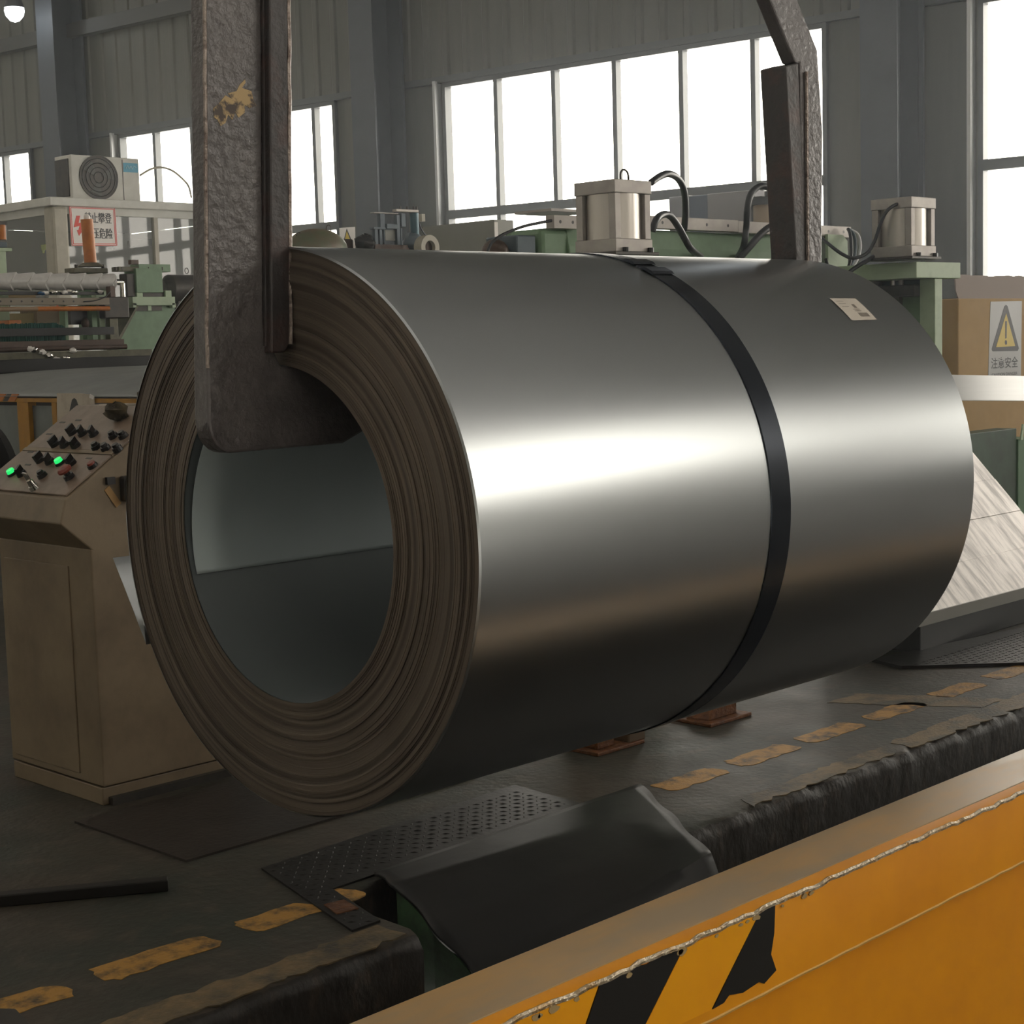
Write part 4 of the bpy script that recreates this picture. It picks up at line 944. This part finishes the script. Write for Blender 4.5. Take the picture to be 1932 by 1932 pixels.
# ------------------------------------------------------------------ far side of the line, left of the arm (y about 8)
YL = 10.6
def build_left_line():
    # film-wrapped roller: overlapping turns with chevron folds
    x1 = yp(213, 530, YL)[0]; x0 = yp(-60, 530, YL)[0]; zc = yp(100, 531.5, YL)[2]; r0 = .060
    vs = []; n = 40; xs = np.linspace(x0, x1, 420)
    for x in xs:
        for i in range(n):
            t = 2 * math.pi * i / n; ph = abs(((t - R_(195)) + math.pi) % (2 * math.pi) - math.pi) / math.pi
            u = (x - x0) / .137 - 1.15 * ph; r = r0 + .012 * ((u % 1.0) - .5)
            vs.append((x, YL + r * math.cos(t), zc + r * math.sin(t)))
    root = thing('wrapped_roller', ((x0 + x1) / 2, YL, zc), 'long roller wrapped in white plastic film with chevron folds', 'roller')
    fs = [(i * n + k, i * n + (k + 1) % n, (i + 1) * n + (k + 1) % n, (i + 1) * n + k) for i in range(len(xs) - 1) for k in range(n)]
    G().add(vs, fs + [tuple(range(n))[::-1], tuple(range((len(xs) - 1) * n, len(xs) * n))]).build('film_wrap', M_FILM, root, smooth=50)
    xs2 = yp(252, 530, YL)[0]
    G().cyl((x1 - .02, YL, zc), (xs2, YL, zc), .022, n=20).build('shaft', M_CHROME, root, smooth=40)
    # bearing block on its bracket
    st = thing('bearing_stand', (6.7, YL, 0), 'green bearing stand holding the end of the film-wrapped roller', 'machine')
    fy(G(), 256, 506, 308, 552, YL - .06, .16).build('bearing_block', M_GREEN, st, bevel=.004)
    g = G(); fy(g, 224, 503, 262, 512, YL - .03, .1); g.build('cap_strap', M_OLIVE, st, bevel=.002)
    g = G(); fy(g, 262, 498, 322, 513, YL - .03, .12); g.build('block_cap', M_GREEN, st, bevel=.003)
    g = G(); fy(g, 238, 516, 256, 560, YL - .04, .1); g.build('seal_housing', M_DKMET, st, bevel=.006)
    g = G(); fy(g, 247, 490, 262, 499, YL - .01, .04); g.build('grease_knob', M_BROWN, st, bevel=.003)
    for u in (218, 229, 279, 305):
        p = yp(u, 508, YL - .02); G().cyl((p[0], p[1], p[2] - .01), (p[0], p[1], p[2] + .016), .012, n=8).build('bolt', M_DKMET, st)
    fy(G(), 250, 560, 331, 576, YL - .10, .22).build('top_plate', M_GREENP, st, bevel=.003)
    for u in (251, 325): fy(G(), u, 572, u + 7, 580, YL - .10, .2).build('plate_lip', M_GREENP, st)
    for u in (258, 312): fy(G(), u, 548, u + 12, 561, YL - .05, .08).build('foot_lug', M_GREENP, st, bevel=.002)
    Q = lambda u, v: tuple(yp(u, v, YL - .06)[[0, 2]])
    G().prism([Q(256, 576), Q(330, 576), Q(330, 660), Q(216, 660), Q(222, 640)], 'y', YL - .06, YL - .03).build('gusset_plate', M_GREEN, st)
    G().prism([Q(256, 578), Q(252, 578), Q(214, 645), Q(220, 645)], 'y', YL - .10, YL + .1).build('gusset_edge', M_OLIVE, st)
    fy(G(), 270, 550, 312, 562, YL - .03, .05).build('gap_shade_fill', M_DKMET, st)  # dark box added to fill the gap as shade would
    fy(G(), 279, 574, 286, 586, YL - .08, .03).build('rib', M_GREENP, st)
    fy(G(), 256, 577, 306, 586, YL - .075, .02).build('slot', M_DKMET, st)
    a = Q(330, 660); b = Q(222, 660); G().box(b[0], a[0], YL - .05, YL + .25, 0, a[1]).build('pedestal', M_GREEN, st)
    mo = thing('electric_motor', (7.3, YL + .1, 0), 'dark round electric motor with a lifting ring behind the bearing stand', 'motor')
    pc = yp(345, 545, YL + .05); 
    G().cyl((pc[0] - .13, YL + .05, pc[2]), (pc[0] + .18, YL + .05, pc[2]), .107, n=28).build('motor_body', M_DKMET, mo, smooth=40)
    G().cyl((pc[0] - .18, YL + .05, pc[2]), (pc[0] - .13, YL + .05, pc[2]), .06, .107, n=28).build('end_bell', M_DKMET, mo, smooth=40)
    G().box(pc[0] - .08, pc[0] + .12, YL, YL + .1, 0, pc[2] - .09).build('motor_foot', M_DKMET, mo)
    p = yp(352, 511, YL + .05); G().tube([(p[0] + .016 * math.cos(t), YL + .05, p[2] + .021 * math.sin(t)) for t in np.linspace(-1.5, 4.7, 14)], .003, 6, 1).build('lifting_ring', M_DKMET, mo)
    # vertical orange hydraulic rod on a green flange
    hy = thing('hydraulic_rod', (6.3, YL + .3, 0), 'upright orange tube on a green bolted flange in front of the danger sign', 'rod')
    YH = YL + .25
    a, b = yp(169, 414, YH), yp(171, 498, YH)
    G().cyl((b[0], YH, b[2]), (b[0] - .012, YH, a[2]), .045, n=24).build('orange_tube', M_ORANGE, hy, smooth=40)
    G().ball((b[0] - .010, YH, a[2] + .012), .024, .024, .029, 12, 8).build('tip', M_SIGNW, hy, smooth=60)
    G().cyl((b[0], YH, b[2] - .02), (b[0], YH, b[2] + .008), .10, .06, 24).build('flange_cone', M_OLIVE, hy, smooth=30)
    fy(G(), 140, 505, 204, 515, YH - .06, .14).build('flange_plate', M_OLIVE, hy, bevel=.003)
    for u in (144, 195): p = yp(u, 503, YH - .03); G().cyl((p[0], p[1], p[2] - .01), (p[0], p[1], p[2] + .014), .014, n=8).build('bolt', M_DKMET, hy)
    fy(G(), 150, 514, 200, 640, YH + .02, .05).build('support_column', M_GREEN, hy)
    # valve unit at the frame edge
    va = thing('valve_unit', (5.6, YL + .3, 0), 'pale green valve housing with a small orange barrel, by the frame edge', 'valve')
    fy(G(), -30, 470, 21, 640, YL + .2, .12).build('housing', M_GREENP, va, bevel=.003)
    fy(G(), -30, 467, 23, 474, YL + .19, .14).build('housing_top', M_GREENP, va, bevel=.002)
    p = yp(3, 440, YL + .25); G().cyl((p[0], p[1], p[2] - .045), (p[0], p[1], p[2] + .06), .029, n=16).build('orange_barrel', M_ORANGE, va, smooth=40)
    for u in (-6, 11): p = yp(u, 440, YL + .24); G().cyl((p[0], p[1], p[2] - .05), (p[0], p[1], p[2] + .055), .005, n=8).build('tie_rod', M_ALU, va)
    fy(G(), -20, 456, 14, 467, YL + .22, .08).build('neck', M_BLUEG, va, bevel=.004)
    fy(G(), -12, 417, 13, 424, YL + .22, .06).build('cap', M_DKMET, va)
    # frame under the roller
    fr = thing('coating_frame', (5.9, YL - .1, 0), 'drilled grey bar frame with orange rod below the film-wrapped roller', 'frame')
    YF = YL - .18
    bar = G(); fy(bar, -60, 562, 207, 575, YF, .05); bb = bar.build('drilled_bar', mat('grey_brown_bar', (0.20, 0.17, 0.13), .5, .3), fr, bevel=.002)
    for u in (1, 21, 41, 61, 80, 101, 120, 139):
        p = yp(u, 568.5, YF - .001); G().cyl((p[0], YF - .001, p[2]), (p[0], YF + .002, p[2]), .007, n=8).build('bolt_hole', M_BLACK, bb)
    a, b = yp(70, 583, YF - .02), yp(206, 582, YF - .02); G().cyl(a, b, .016, n=14).build('orange_rod', M_ORANGE, fr, smooth=40)
    a, b = yp(-60, 584, YF - .02), yp(70, 583, YF - .02); G().cyl(a, b, .0165, n=14).build('tan_rod', mat('tan_rod', (0.30, 0.20, 0.12), .5), fr, smooth=40)
    fy(G(), 208, 540, 218, 562, YF + .04, .06).build('brown_post', M_BROWN, fr)
    p = yp(232, 550, YF + .05); G().cyl((p[0], p[1], p[2] - .04), (p[0], p[1], p[2] + .06), .018, n=16).build('chrome_post', M_CHROME, fr, smooth=40)
    fy(G(), 196, 560, 245, 600, YF + .02, .08).build('pivot_block', M_DKMET, fr, bevel=.008)
    fy(G(), 206, 596, 226, 665, YF + .05, .06).build('oily_upright', M_OLIVE, fr, bevel=.004)
    for u0, u1, m in ((121, 131, M_GREEN), (172, 186, M_GREEN), (186, 200, M_GREENP)): fy(G(), u0, 575, u1, 648, YF + .10, .08).build('upright', m, fr, bevel=.002)
    fy(G(), 132, 577, 171, 612, YF + .16, .05).build('recess_shade', M_BLACK, fr)  # black box standing in for the shade of a recess
    fy(G(), 180, 545, 208, 566, YF + .2, .06).build('green_block', M_GREENP, fr)
    p = yp(161, 610, YF + .12); G().ball(p, .03, .03, .04, 12, 8).build('valve_knob', M_BROWN, fr, smooth=60)
    hose('electric_cable', [(158, 569), (180, 567), (198, 560), (208, 550)], YF - .01, .004, 'thin black cable hanging from the drilled grey bar', cat='cable')
    # foil scraps on a dark tray under the roller
    fy(G(), -60, 550, 196, 556, YL - .05, .10).build('film_tray', M_BLACK, fr)
    cols = (M_SIGNW, M_CHROME, mat('blue_scrap', (0.03, 0.10, 0.22), .4), M_SIGNW, M_CHROME, M_SIGNW)
    for i, (u, v) in enumerate(((84, 553), (102, 552), (78, 554), (120, 552), (140, 551), (188, 551))):
        p = yp(u, v, YL - .055)
        tag(G().ball(p + np.array([0, -.006, .002]), .028, .013, .012, 10, 6, .6).build('film_scrap', cols[i], smooth=60), ('film scrap on the tray under the roller, ' + ('first white', 'second, shiny', 'blue', 'white flat', 'shiny curled', 'last, by the roller end')[i]) + ' piece', 'scrap')
    # brush curtain
    br = thing('bristle_brush', (5.7, YF - .1, .9), 'long teal-green bristle brush with a black bar across it', 'brush')
    YB = YF - .10
    g = G(); a = yp(-60, 612, YB); b = yp(124, 645, YB); xs = np.arange(a[0], b[0], .006)
    for x in xs:
        z1 = a[2] - max(0, (x - b[0] + .06)) * .4 + rng.uniform(-.004, .004); g.box(x, x + .005, YB + rng.uniform(0, .01), YB + .03, b[2], z1)
    g.build('bristles', M_BRUSH, br, kind='stuff')
    fy(G(), -60, 621, 216, 631, YB - .03, .025).build('brush_bar', M_BLACK, br, bevel=.002)
    # boxes behind
    def carton(u0, v0, u1, v1, y, label, m=M_CARD): 
        o = fy(G(), u0, v0, u1, v1, y, .25).build('carton', m, bevel=.004); tag(o, label, 'carton'); return o
    carton(-40, 592, 69, 640, YL + .5, 'pale yellow carton low behind the teal brush', mat('pale_carton', (0.50, 0.40, 0.22), .8))
    carton(69, 578, 114, 640, YL + .45, 'grey-brown carton behind the orange rod', mat('grey_carton', (0.33, 0.25, 0.18), .8))
    carton(-40, 553, 68, 566, YL + .5, 'flat tan carton behind the drilled grey bar', mat('tan_carton2', (0.40, 0.29, 0.16), .8))
    fy(G(), 114, 576, 121, 606, YL + .44, .06).build('red_post', M_SIGNR, fr)
    carton(16, 604, 41, 614, YF + .1, 'small orange box on the teal brush', M_ORANGE)
    # long rails of the machine front
    ra = thing('entry_rails', (5.9, 9.9, 0), 'stack of long oily rails and pipes along the far edge of the grey apron', 'rail')
    YR = 10.05
    def longbar(v0, v1, u1, y, m, name, th=.05, v0b=None): 
        a = yp(-60, v0, y); b = yp(u1, v1, y); G().box(a[0], b[0], y, y + th, b[2], a[2]).build(name, m, ra, bevel=.003)
    longbar(646, 655, 235, YR + .12, M_BROWN, 'brown_rail'); 
    a, b = yp(-60, 662, YR + .02), yp(238, 654, YR + .02); G().cyl(a, b, .018, n=14).build('rusty_pipe', M_BROWN, ra, smooth=40)
    longbar(668, 681, 288, YR - .05, M_OLIVE, 'olive_rail', .08)
    longbar(681, 693, 300, YR - .10, M_BLACK, 'dark_rail', .06)
    longbar(693, 700, 290, YR - .08, M_DKMET, 'lower_rail', .05)
    G().box(yp(-60, 690, YR)[0], yp(288, 690, YR)[0], YR - .02, YR + .15, 0, 1.10).build('bed', M_DKMET, ra)
    for i, (u, v) in enumerate(((58, 658), (64, 660), (80, 664), (94, 670), (106, 678), (124, 676), (138, 661))):
        p = yp(u, v, YR - .06); tag(G().ball(p, .026, .016, .016, 10, 6, .7).build('metal_swarf', M_CHROME if i % 2 else M_SIGNW, smooth=60), ('first', 'second', 'third', 'fourth', 'fifth', 'sixth', 'seventh')[i] + ' from the frame edge of the bright swarf curls on the oily rails', 'swarf', 'swarf curls on the oily rails')
    a = xp(0, 704, 5.0)
    q0, q1 = zp(0, 706, 1.20), zp(47, 704, 1.20)
build_left_line()

# ------------------------------------------------------------------ machines seen above the coil, centre left
def build_mid():
    Y = 7.8
    mo = thing('gear_motor', (5.0, Y, 0), 'rounded green gear motor with two eye bolts, peeping above the coil', 'motor')
    c = yp(598, 470, Y)
    G().ball((c[0], Y, c[2]), .215, .13, .122, 24, 12).build('motor_housing', mat('olive_motor', (0.10, 0.13, 0.07), .5, 0, (0.15, 0.085, 0.05), 6), mo, smooth=60)
    for u, v in ((564, 446), (620, 432)):
        p = yp(u, v, Y - .02); G().tube([(p[0] + .018 * math.cos(t), p[1], p[2] + .023 * math.sin(t)) for t in np.linspace(-1.2, 4.4, 14)], .0032, 6, 1).build('eye_bolt', M_DKMET, mo)
    fy(G(), 636, 450, 668, 475, Y + .05, .08).build('gear_case', M_BROWN, mo, bevel=.01)
    G().box(c[0] - .12, c[0] + .12, Y - .05, Y + .05, 0, c[2] - .02).build('motor_pedestal', M_GREEN, mo)
    wa = thing('warning_sticker', (5.8, 8.6, 0), 'small white warning placard with a yellow triangle, beside the column', 'sign')
    Yw = 8.6; Q = lambda u, v: tuple(yp(u, v, Yw)[[0, 2]])
    G().prism([Q(641, 430), Q(670, 428), Q(671, 480), Q(643, 480)], 'y', Yw, Yw + .006).build('placard', M_SIGNW, wa)
    G().prism([Q(654, 431), Q(664, 455), Q(648, 456)], 'y', Yw - .001, Yw + .001).build('triangle_border', M_SIGNK, wa)
    G().prism([Q(654, 436), Q(661, 453.5), Q(650, 454)], 'y', Yw - .002, Yw).build('triangle_field', M_SIGNY, wa)
    a = Q(641, 480); G().box(a[0], a[0] + .03, Yw + .006, Yw + .03, 0, a[1]).build('placard_post', M_DKMET, wa)
    lu = thing('black_pump', (5.6, Y, 0), 'lumpy black pump body above the coil, left of the bracket frame', 'pump')
    c = yp(688, 460, Y); G().ball((c[0], Y, c[2]), .07, .06, .058, 14, 9, .35).build('pump_body', M_BLACK, lu, smooth=40)
    G().box(c[0] - .03, c[0] + .03, Y - .03, Y + .03, 0, c[2]).build('pump_foot', M_DKMET, lu)
    br = thing('bracket_frame', (6.2, Y, 0), 'blue-grey bracket frame with levers above the coil, holding a teal air bottle', 'frame')
    for u0, v0, u1, v1 in ((717, 402, 727, 432), (707, 430, 714, 462), (716, 430, 722, 466), (748, 405, 756, 462), (757, 402, 766, 428), (724, 428, 727, 462), (756, 430, 760, 468)):
        fy(G(), u0, v0, u1, v1, Y - .02, .03).build('upright', M_BLUEG, br, bevel=.002)
    for u0, v0, u1, v1 in ((706, 400, 752, 404), (748, 394, 790, 401), (730, 422, 752, 432), (705, 428, 728, 433)):
        fy(G(), u0, v0, u1, v1, Y - .03, .04).build('cross_bar', M_ALU if v0 < 405 else M_BLUEG, br, bevel=.002)
    for u in (755, 768, 780, 786): p = yp(u, 392, Y - .02); G().cyl((p[0], p[1], p[2] - .012), (p[0], p[1], p[2] + .008), .006, n=8).build('adjuster_screw', M_DKMET, br)
    fy(G(), 727, 434, 748, 454, Y, .03).build('label_plate', M_PANELG, br)
    p = yp(781, 402, Y); q = yp(783, 444, Y); G().cyl(p, q, .029, n=18).build('air_bottle', mat('teal_bottle', (0.05, 0.11, 0.14), .3, .2), br, smooth=40)
    p = yp(779, 458, Y); G().ball(p, .07, .06, .065, 14, 9, .2).build('gearbox', M_BLUEG, br, smooth=40)
    hose('air_hose', [(788, 404), (792, 425), (800, 440), (808, 447)], Y - .02, .004, 'thin hose from the teal bottle down to the ring')
    a = yp(705, 480, Y); b = yp(800, 480, Y); G().box(a[0], b[0], Y - .02, Y + .06, 0, yp(740, 462, Y)[2]).build('pedestal', M_BROWN, br)
    pu = thing('brake_ring', (6.4, Y - .1, 0), 'round beige ring housing in front of the grey cabinet, above the coil', 'ring')
    c = yp(808, 467, Y - .2); r = yp(825, 467, Y - .2)[0] - c[0]
    G().lathe([(-.02, r * .55), (-.02, r), (.05, r), (.05, r * .55)], (c[0], Y - .2, c[2]), 'y', 32, closed=True).build('ring_rim', M_CREAM, pu, smooth=40)
    fy(G(), 804, 455, 818, 480, Y - .19, .03).build('hub_plate', M_BROWN, pu)
    G().box(c[0] - .02, c[0] + .02, Y - .18, Y - .15, 0, c[2] - r * .3).build('ring_foot', M_DKMET, pu)
    ca = thing('grey_cabinet', (7.7, 7.2, 0), 'plain grey sheet-metal cabinet with pale edge, in front of the window', 'cabinet')
    X = 7.6; a, b = xp(797, 424, X), xp(932, 418, X)
    G().box(X, X + .18, b[1], a[1], 0, (a[2] + b[2]) / 2).build('cabinet_body', M_PANELG, ca, bevel=.004)
    fy(G(), 933, 419, 941, 480, b[1] - .006, .006).build('lit_side', M_SIGNW, ca)  # narrow side of the cabinet, its brightness put into a white sheet
    p = yp(796, 412, Y + .5); tag(G().box(p[0], p[0] + .03, Y + .5, Y + .53, p[2] - .02, p[2] + .03).build('switch_box', M_CREAM), 'small cream switch box standing by the column above the grey cabinet', 'switch')
    # pale cabinets in front of the lower main window
    for i, (u0, u1, v, m, lb) in enumerate(((1262, 1300, 372, mat('lilac_cabinet', (0.30, 0.30, 0.33), .5), 'pale lilac cabinet door before the window, narrow'), (1300, 1334, 370, mat('blue_cabinet', (0.13, 0.16, 0.22), .5), 'blue-grey cabinet before the window, between two pale ones'), (1334, 1424, 366, mat('pale_cabinet', (0.34, 0.33, 0.34), .5), 'wide pale grey cabinet before the window'))):
        N = 12.6; a, b = wp(u0, v, N), wp(u1, v - 3, N)
        g = in_wall(G().box(a @ WD, b @ WD, N, N + .4, 0, a[2]).build('control_cabinet', m, bevel=.006)); tag(g, lb, 'cabinet')
    N = 12.4; a, b = wp(1424, 380, N), wp(1462, 460, N)
    g = thing('filter_unit', tuple(wpt((a @ WD + b @ WD) / 2, N, 0)), 'dark-capped tan filter canister beside the far hook arm', 'canister')
    def put(o): o.rotation_euler = (0, 0, WALL_YAW); o.parent = g; o.matrix_parent_inverse = Matrix.Translation(-Vector(BASE[g.name])); return o
    c = (a @ WD) * .42 + (b @ WD) * .58; z = lambda v: wp(1440, v, N)[2]
    put(G().cyl((c, N, 0), (c, N, z(388)), .11, n=20).build('canister_body', mat('tan_canister', (0.36, 0.27, 0.18), .5), None, smooth=40))
    put(G().cyl((c, N, z(388)), (c, N, z(374)), .15, n=20).build('canister_cap', M_BLACK, None, smooth=40))
    put(G().cyl((c + .04, N, z(374)), (c + .04, N, z(362)), .05, n=14).build('canister_neck', M_BLACK, None, smooth=40))
    put(G().box(a @ WD - .06, a @ WD + .08, N - .02, N + .06, 0, z(370)).build('pipe_post', M_DKMET))
build_mid()

# ------------------------------------------------------------------ glazed cabin with air conditioner
def build_cabin():
    D0 = 17.2
    d = ray(98, 372); c = EYE + d * (D0 / (d @ CAM[2])); cx, cy_, zt = c[0], c[1], c[2] + .0
    root = thing('control_cabin', (cx + 1.5, cy_ + 1.5, 0), 'white-framed glazed control cabin with a flat roof, before the window wall', 'cabin')
    Lx, Ly = 3.0, 3.2
    G().box(cx - .06, cx + Lx, cy_ - .06, cy_ + Ly, zt - .09, zt).build('roof_slab', M_WHITE, root, bevel=.01)
    G().box(cx, cx + Lx, cy_, cy_ + .06, zt - .17, zt - .09).box(cx, cx + .06, cy_, cy_ + Ly, zt - .17, zt - .09).build('head_frame', M_WHITE, root)
    G().box(cx - .02, cx + .17, cy_ - .02, cy_ + .17, 0, zt - .09).build('corner_post', M_CREAM, root, bevel=.03)
    xm = yp(292, 450, cy_)[0]
    for x in (xm, cx + Lx - .1): G().box(x, x + .05, cy_, cy_ + .06, .9, zt - .17).build('mullion', M_CREAM, root)
    for y in (cy_ + 1.4, cy_ + Ly - .08): G().box(cx, cx + .06, y, y + .06, .9, zt - .17).build('mullion', M_CREAM, root)
    G().box(cx + .02, cx + Lx, cy_ + .01, cy_ + .05, 0, .9).build('lower_panel', M_CREAM, root); G().box(cx + .01, cx + .05, cy_, cy_ + Ly, 0, .9).build('lower_panel', M_CREAM, root)
    def pane(vs): G().add(vs, [(0, 1, 2, 3)]).build('pane', M_CABGL, root)
    for xa, xb in ((cx + .17, xm), (xm + .05, cx + Lx - .1)): pane([(xa, cy_ + .03, .9), (xb, cy_ + .03, .9), (xb, cy_ + .03, zt - .17), (xa, cy_ + .03, zt - .17)])
    for ya, yb in ((cy_ + .17, cy_ + 1.4), (cy_ + 1.46, cy_ + Ly - .08)): pane([(cx + .03, ya, .9), (cx + .03, yb, .9), (cx + .03, yb, zt - .17), (cx + .03, ya, zt - .17)])
    mi = mat('cabin_lining', (0.40, 0.41, 0.38), .6, 0, (0.34, 0.35, 0.33), 2)
    G().box(cx + .06, cx + Lx, cy_ + Ly - .05, cy_ + Ly, 0, zt - .1).build('rear_wall', mi, root); G().box(cx + Lx - .05, cx + Lx, cy_ + .35, cy_ + Ly, 0, zt - .1).build('rear_wall', mi, root)
    G().box(cx + .1, cx + Lx - .1, cy_ + 1.2, cy_ + 1.25, .9, 1.9).build('inner_partition', M_WHITE, root)
    G().box(cx + .3, cx + 1.2, cy_ + .7, cy_ + 1.1, .0, 1.55).build('inner_cupboard', M_CREAM, root)
    # danger sign, fixed to the glass of the cabin
    ys = cy_ - .015; Q = lambda u, v: tuple(yp(u, v, ys)[[0, 2]])
    sg = thing('danger_sign', (Q(175, 425)[0], ys, Q(175, 425)[1]), 'white danger sign with red lightning arrow and black characters on the cabin', 'sign')
    G().prism([Q(130, 388), Q(217, 391), Q(222, 464), Q(135, 464)], 'y', ys, ys + .012).build('board', M_SIGNW, sg)
    def line(pts, w, m, name, l=.002):
        g = G()
        for (u0, v0), (u1, v1) in zip(pts, pts[1:] + pts[:1]):
            a, b = np.array(Q(u0, v0)), np.array(Q(u1, v1)); dd = b - a; L = np.linalg.norm(dd); dd /= L; nn = np.array([-dd[1], dd[0]])
            P = [a - nn * w - dd * w, b - nn * w + dd * w, b + nn * w + dd * w, a + nn * w - dd * w]; g.prism([tuple(p) for p in P], 'y', ys - l, ys + .001)
        g.build(name, m, sg)
    line([(131, 389.5), (216, 392.5), (220.5, 462.5), (136, 462.5)], .004, M_SIGNR, 'outer_border'); line([(133.5, 392), (214, 395), (218, 460), (138.5, 460)], .0035, M_SIGNR, 'inner_border')
    G().prism([Q(144, 407), Q(151, 407), Q(148, 421), Q(158, 418), Q(153, 436), Q(156, 435), Q(149, 445), Q(145, 434), Q(148, 434), Q(150, 426), Q(139, 429)], 'y', ys - .003, ys + .001).build('lightning_arrow', M_SIGNR, sg)
    ux = np.array([Q(212, 413)[0] - Q(160, 411)[0], 0, Q(212, 413)[1] - Q(160, 411)[1]]); ux /= np.linalg.norm(ux)
    h = Q(200, 402)[1] - Q(200, 424)[1]; wd = Q(211, 413)[0] - Q(159, 412)[0]
    for s, u, v in (('禁止攀登', 185, 413), ('高压危险', 187, 442)):
        c = Q(u, v)
        for dx in (-.0022, .0022): text(s, h * .98, M_SIGNK, sg, (c[0] + dx, ys - .003 - abs(dx + .0022) * .1, c[1]), ux, (0, 0, 1), sx=wd / (4 * h), bold=.0)
    # air conditioner outdoor unit on the roof
    Ya = cy_ + .35
    a, b = yp(133, 291, Ya), yp(265, 371, Ya)
    z1 = a[2]; z0 = zt
    ac = thing('air_conditioner', ((a[0] + b[0]) / 2, Ya, z0), 'dusty white air-conditioner outdoor unit with round black fan on the cabin roof', 'air conditioner')
    G().box(a[0], b[0], Ya, Ya + .34, z0 + .02, z1).build('casing', M_WHITE, ac, bevel=.008)
    G().box(a[0] - .012, a[0] + .002, Ya + .05, Ya + .32, z0 + .06, z1 - .04).build('side_coil', M_DKMET, ac)
    for x in (a[0] + .06, b[0] - .1): G().box(x, x + .05, Ya - .01, Ya + .35, z0, z0 + .025).build('foot', M_DKMET, ac)
    fc = yp(186, 335, Ya); fr = yp(222, 335, Ya)[0] - fc[0]
    g = G().lathe([(-.012, fr * .97), (-.012, fr), (.004, fr)], (fc[0], Ya, fc[2]), 'y', 36); g.lathe([(-.004, .0005), (-.004, fr * .98)], (fc[0], Ya, fc[2]), 'y', 36); fan = g.build('fan_guard', M_DKMET, ac)
    for r in (.25, .45, .65, .85): G().lathe([(-.010, fr * r - .006), (-.014, fr * r), (-.010, fr * r + .006)], (fc[0], Ya, fc[2]), 'y', 30).build('guard_ring', mat('guard_grey', (0.05, 0.05, 0.047), .5), fan)
    for k in range(3):
        t = k * 2.094 + .4; p = [(fc[0] + fr * q * math.cos(t + s), fc[2] + fr * q * math.sin(t + s)) for q, s in ((.2, -.3), (.8, -.5), (.85, .25), (.2, .4))]
        G().prism(p, 'y', Ya - .008, Ya - .005).build('fan_blade', mat('fan_grey', (0.07, 0.07, 0.065), .5), fan)
    a2, b2 = yp(232, 307, Ya), yp(260, 326, Ya)
    bd = G().box(a2[0], b2[0], Ya - .004, Ya + .001, b2[2], a2[2]).build('badge', mat('blue_badge', (0.10, 0.36, 0.52), .5), ac, label='small light-blue badge')
    G().tube([(a2[0] + (b2[0] - a2[0]) * f, Ya - .005, b2[2] + (a2[2] - b2[2]) * h_) for f, h_ in ((.15, .35), (.3, .75), (.38, .35), (.52, .7), (.58, .35), (.72, .7), (.88, .5))], .006, 6, 3).build('badge_script', mat('pale_script', (0.35, 0.60, 0.70), .5), bd)
    G().box(yp(230, 300, Ya)[0] - .004, yp(230, 300, Ya)[0] + .004, Ya - .003, Ya + .001, z0 + .04, z1 - .02).build('casing_seam', M_DKMET, ac)
    hose('electric_cable', [(264, 331), (285, 319), (305, 316), (325, 322), (345, 338), (356, 352), (361, 372)], [Ya, Ya, Ya, Ya, Ya, Ya, Ya - .3], .012, 'thin cable looping from the air conditioner across the window', M_CREAM, 'cable')
    hv = thing('safety_vest', (cx + .6, cy_ + 1.15, 1.7), 'bright yellow safety vest hanging inside the glazed cabin', 'vest')
    X = cx + .5; mv = mat('hi_vis_yellow', (0.62, 0.70, 0.05), .8)
    for P in ([(77, 462), (86, 461), (87, 470), (82, 472), (81, 478), (78, 470)], [(92, 463), (102, 462), (102, 479), (94, 478)]):
        G().prism([tuple(xp(u, v, X)[1:]) for u, v in P], 'x', X, X + .02).build('vest_panel', mv, hv)
build_cabin()

# ------------------------------------------------------------------ flood lamps on the columns
def build_lamps():
    for i, (t, lb) in enumerate(((-18.290, 'bright flood lamp high on the wall, above the glazed cabin'), (-6.47, 'flood lamp high on the blue-grey column behind the far hook arm'))):
        N = WDIST - .9; z = 5.724 if i == 0 else 6.1
        P = wpt(t, N, z)
        r = thing('flood_lamp', tuple(P), lb, 'lamp')
        G().lathe([(-.02, .001), (-.02, .13), (.10, .09), (.20, .05), (.20, .001)], P, 'z', 24).build('lamp_housing', M_LAMPH, r, smooth=40)
        G().lathe([(-.20, .001), (-.18, .06), (-.12, .11), (-.06, .125), (-.022, .12)], P, 'z', 24).build('lamp_lens', M_LAMP, r, smooth=60)
        q = wpt(t, N + (.9 if i == 0 else .4), z + .22); G().tube([P + np.array([0, 0, .18]), P + np.array([0, 0, .24]), q], .02, 8, 1).build('lamp_arm', M_LAMPH, r)
build_lamps()
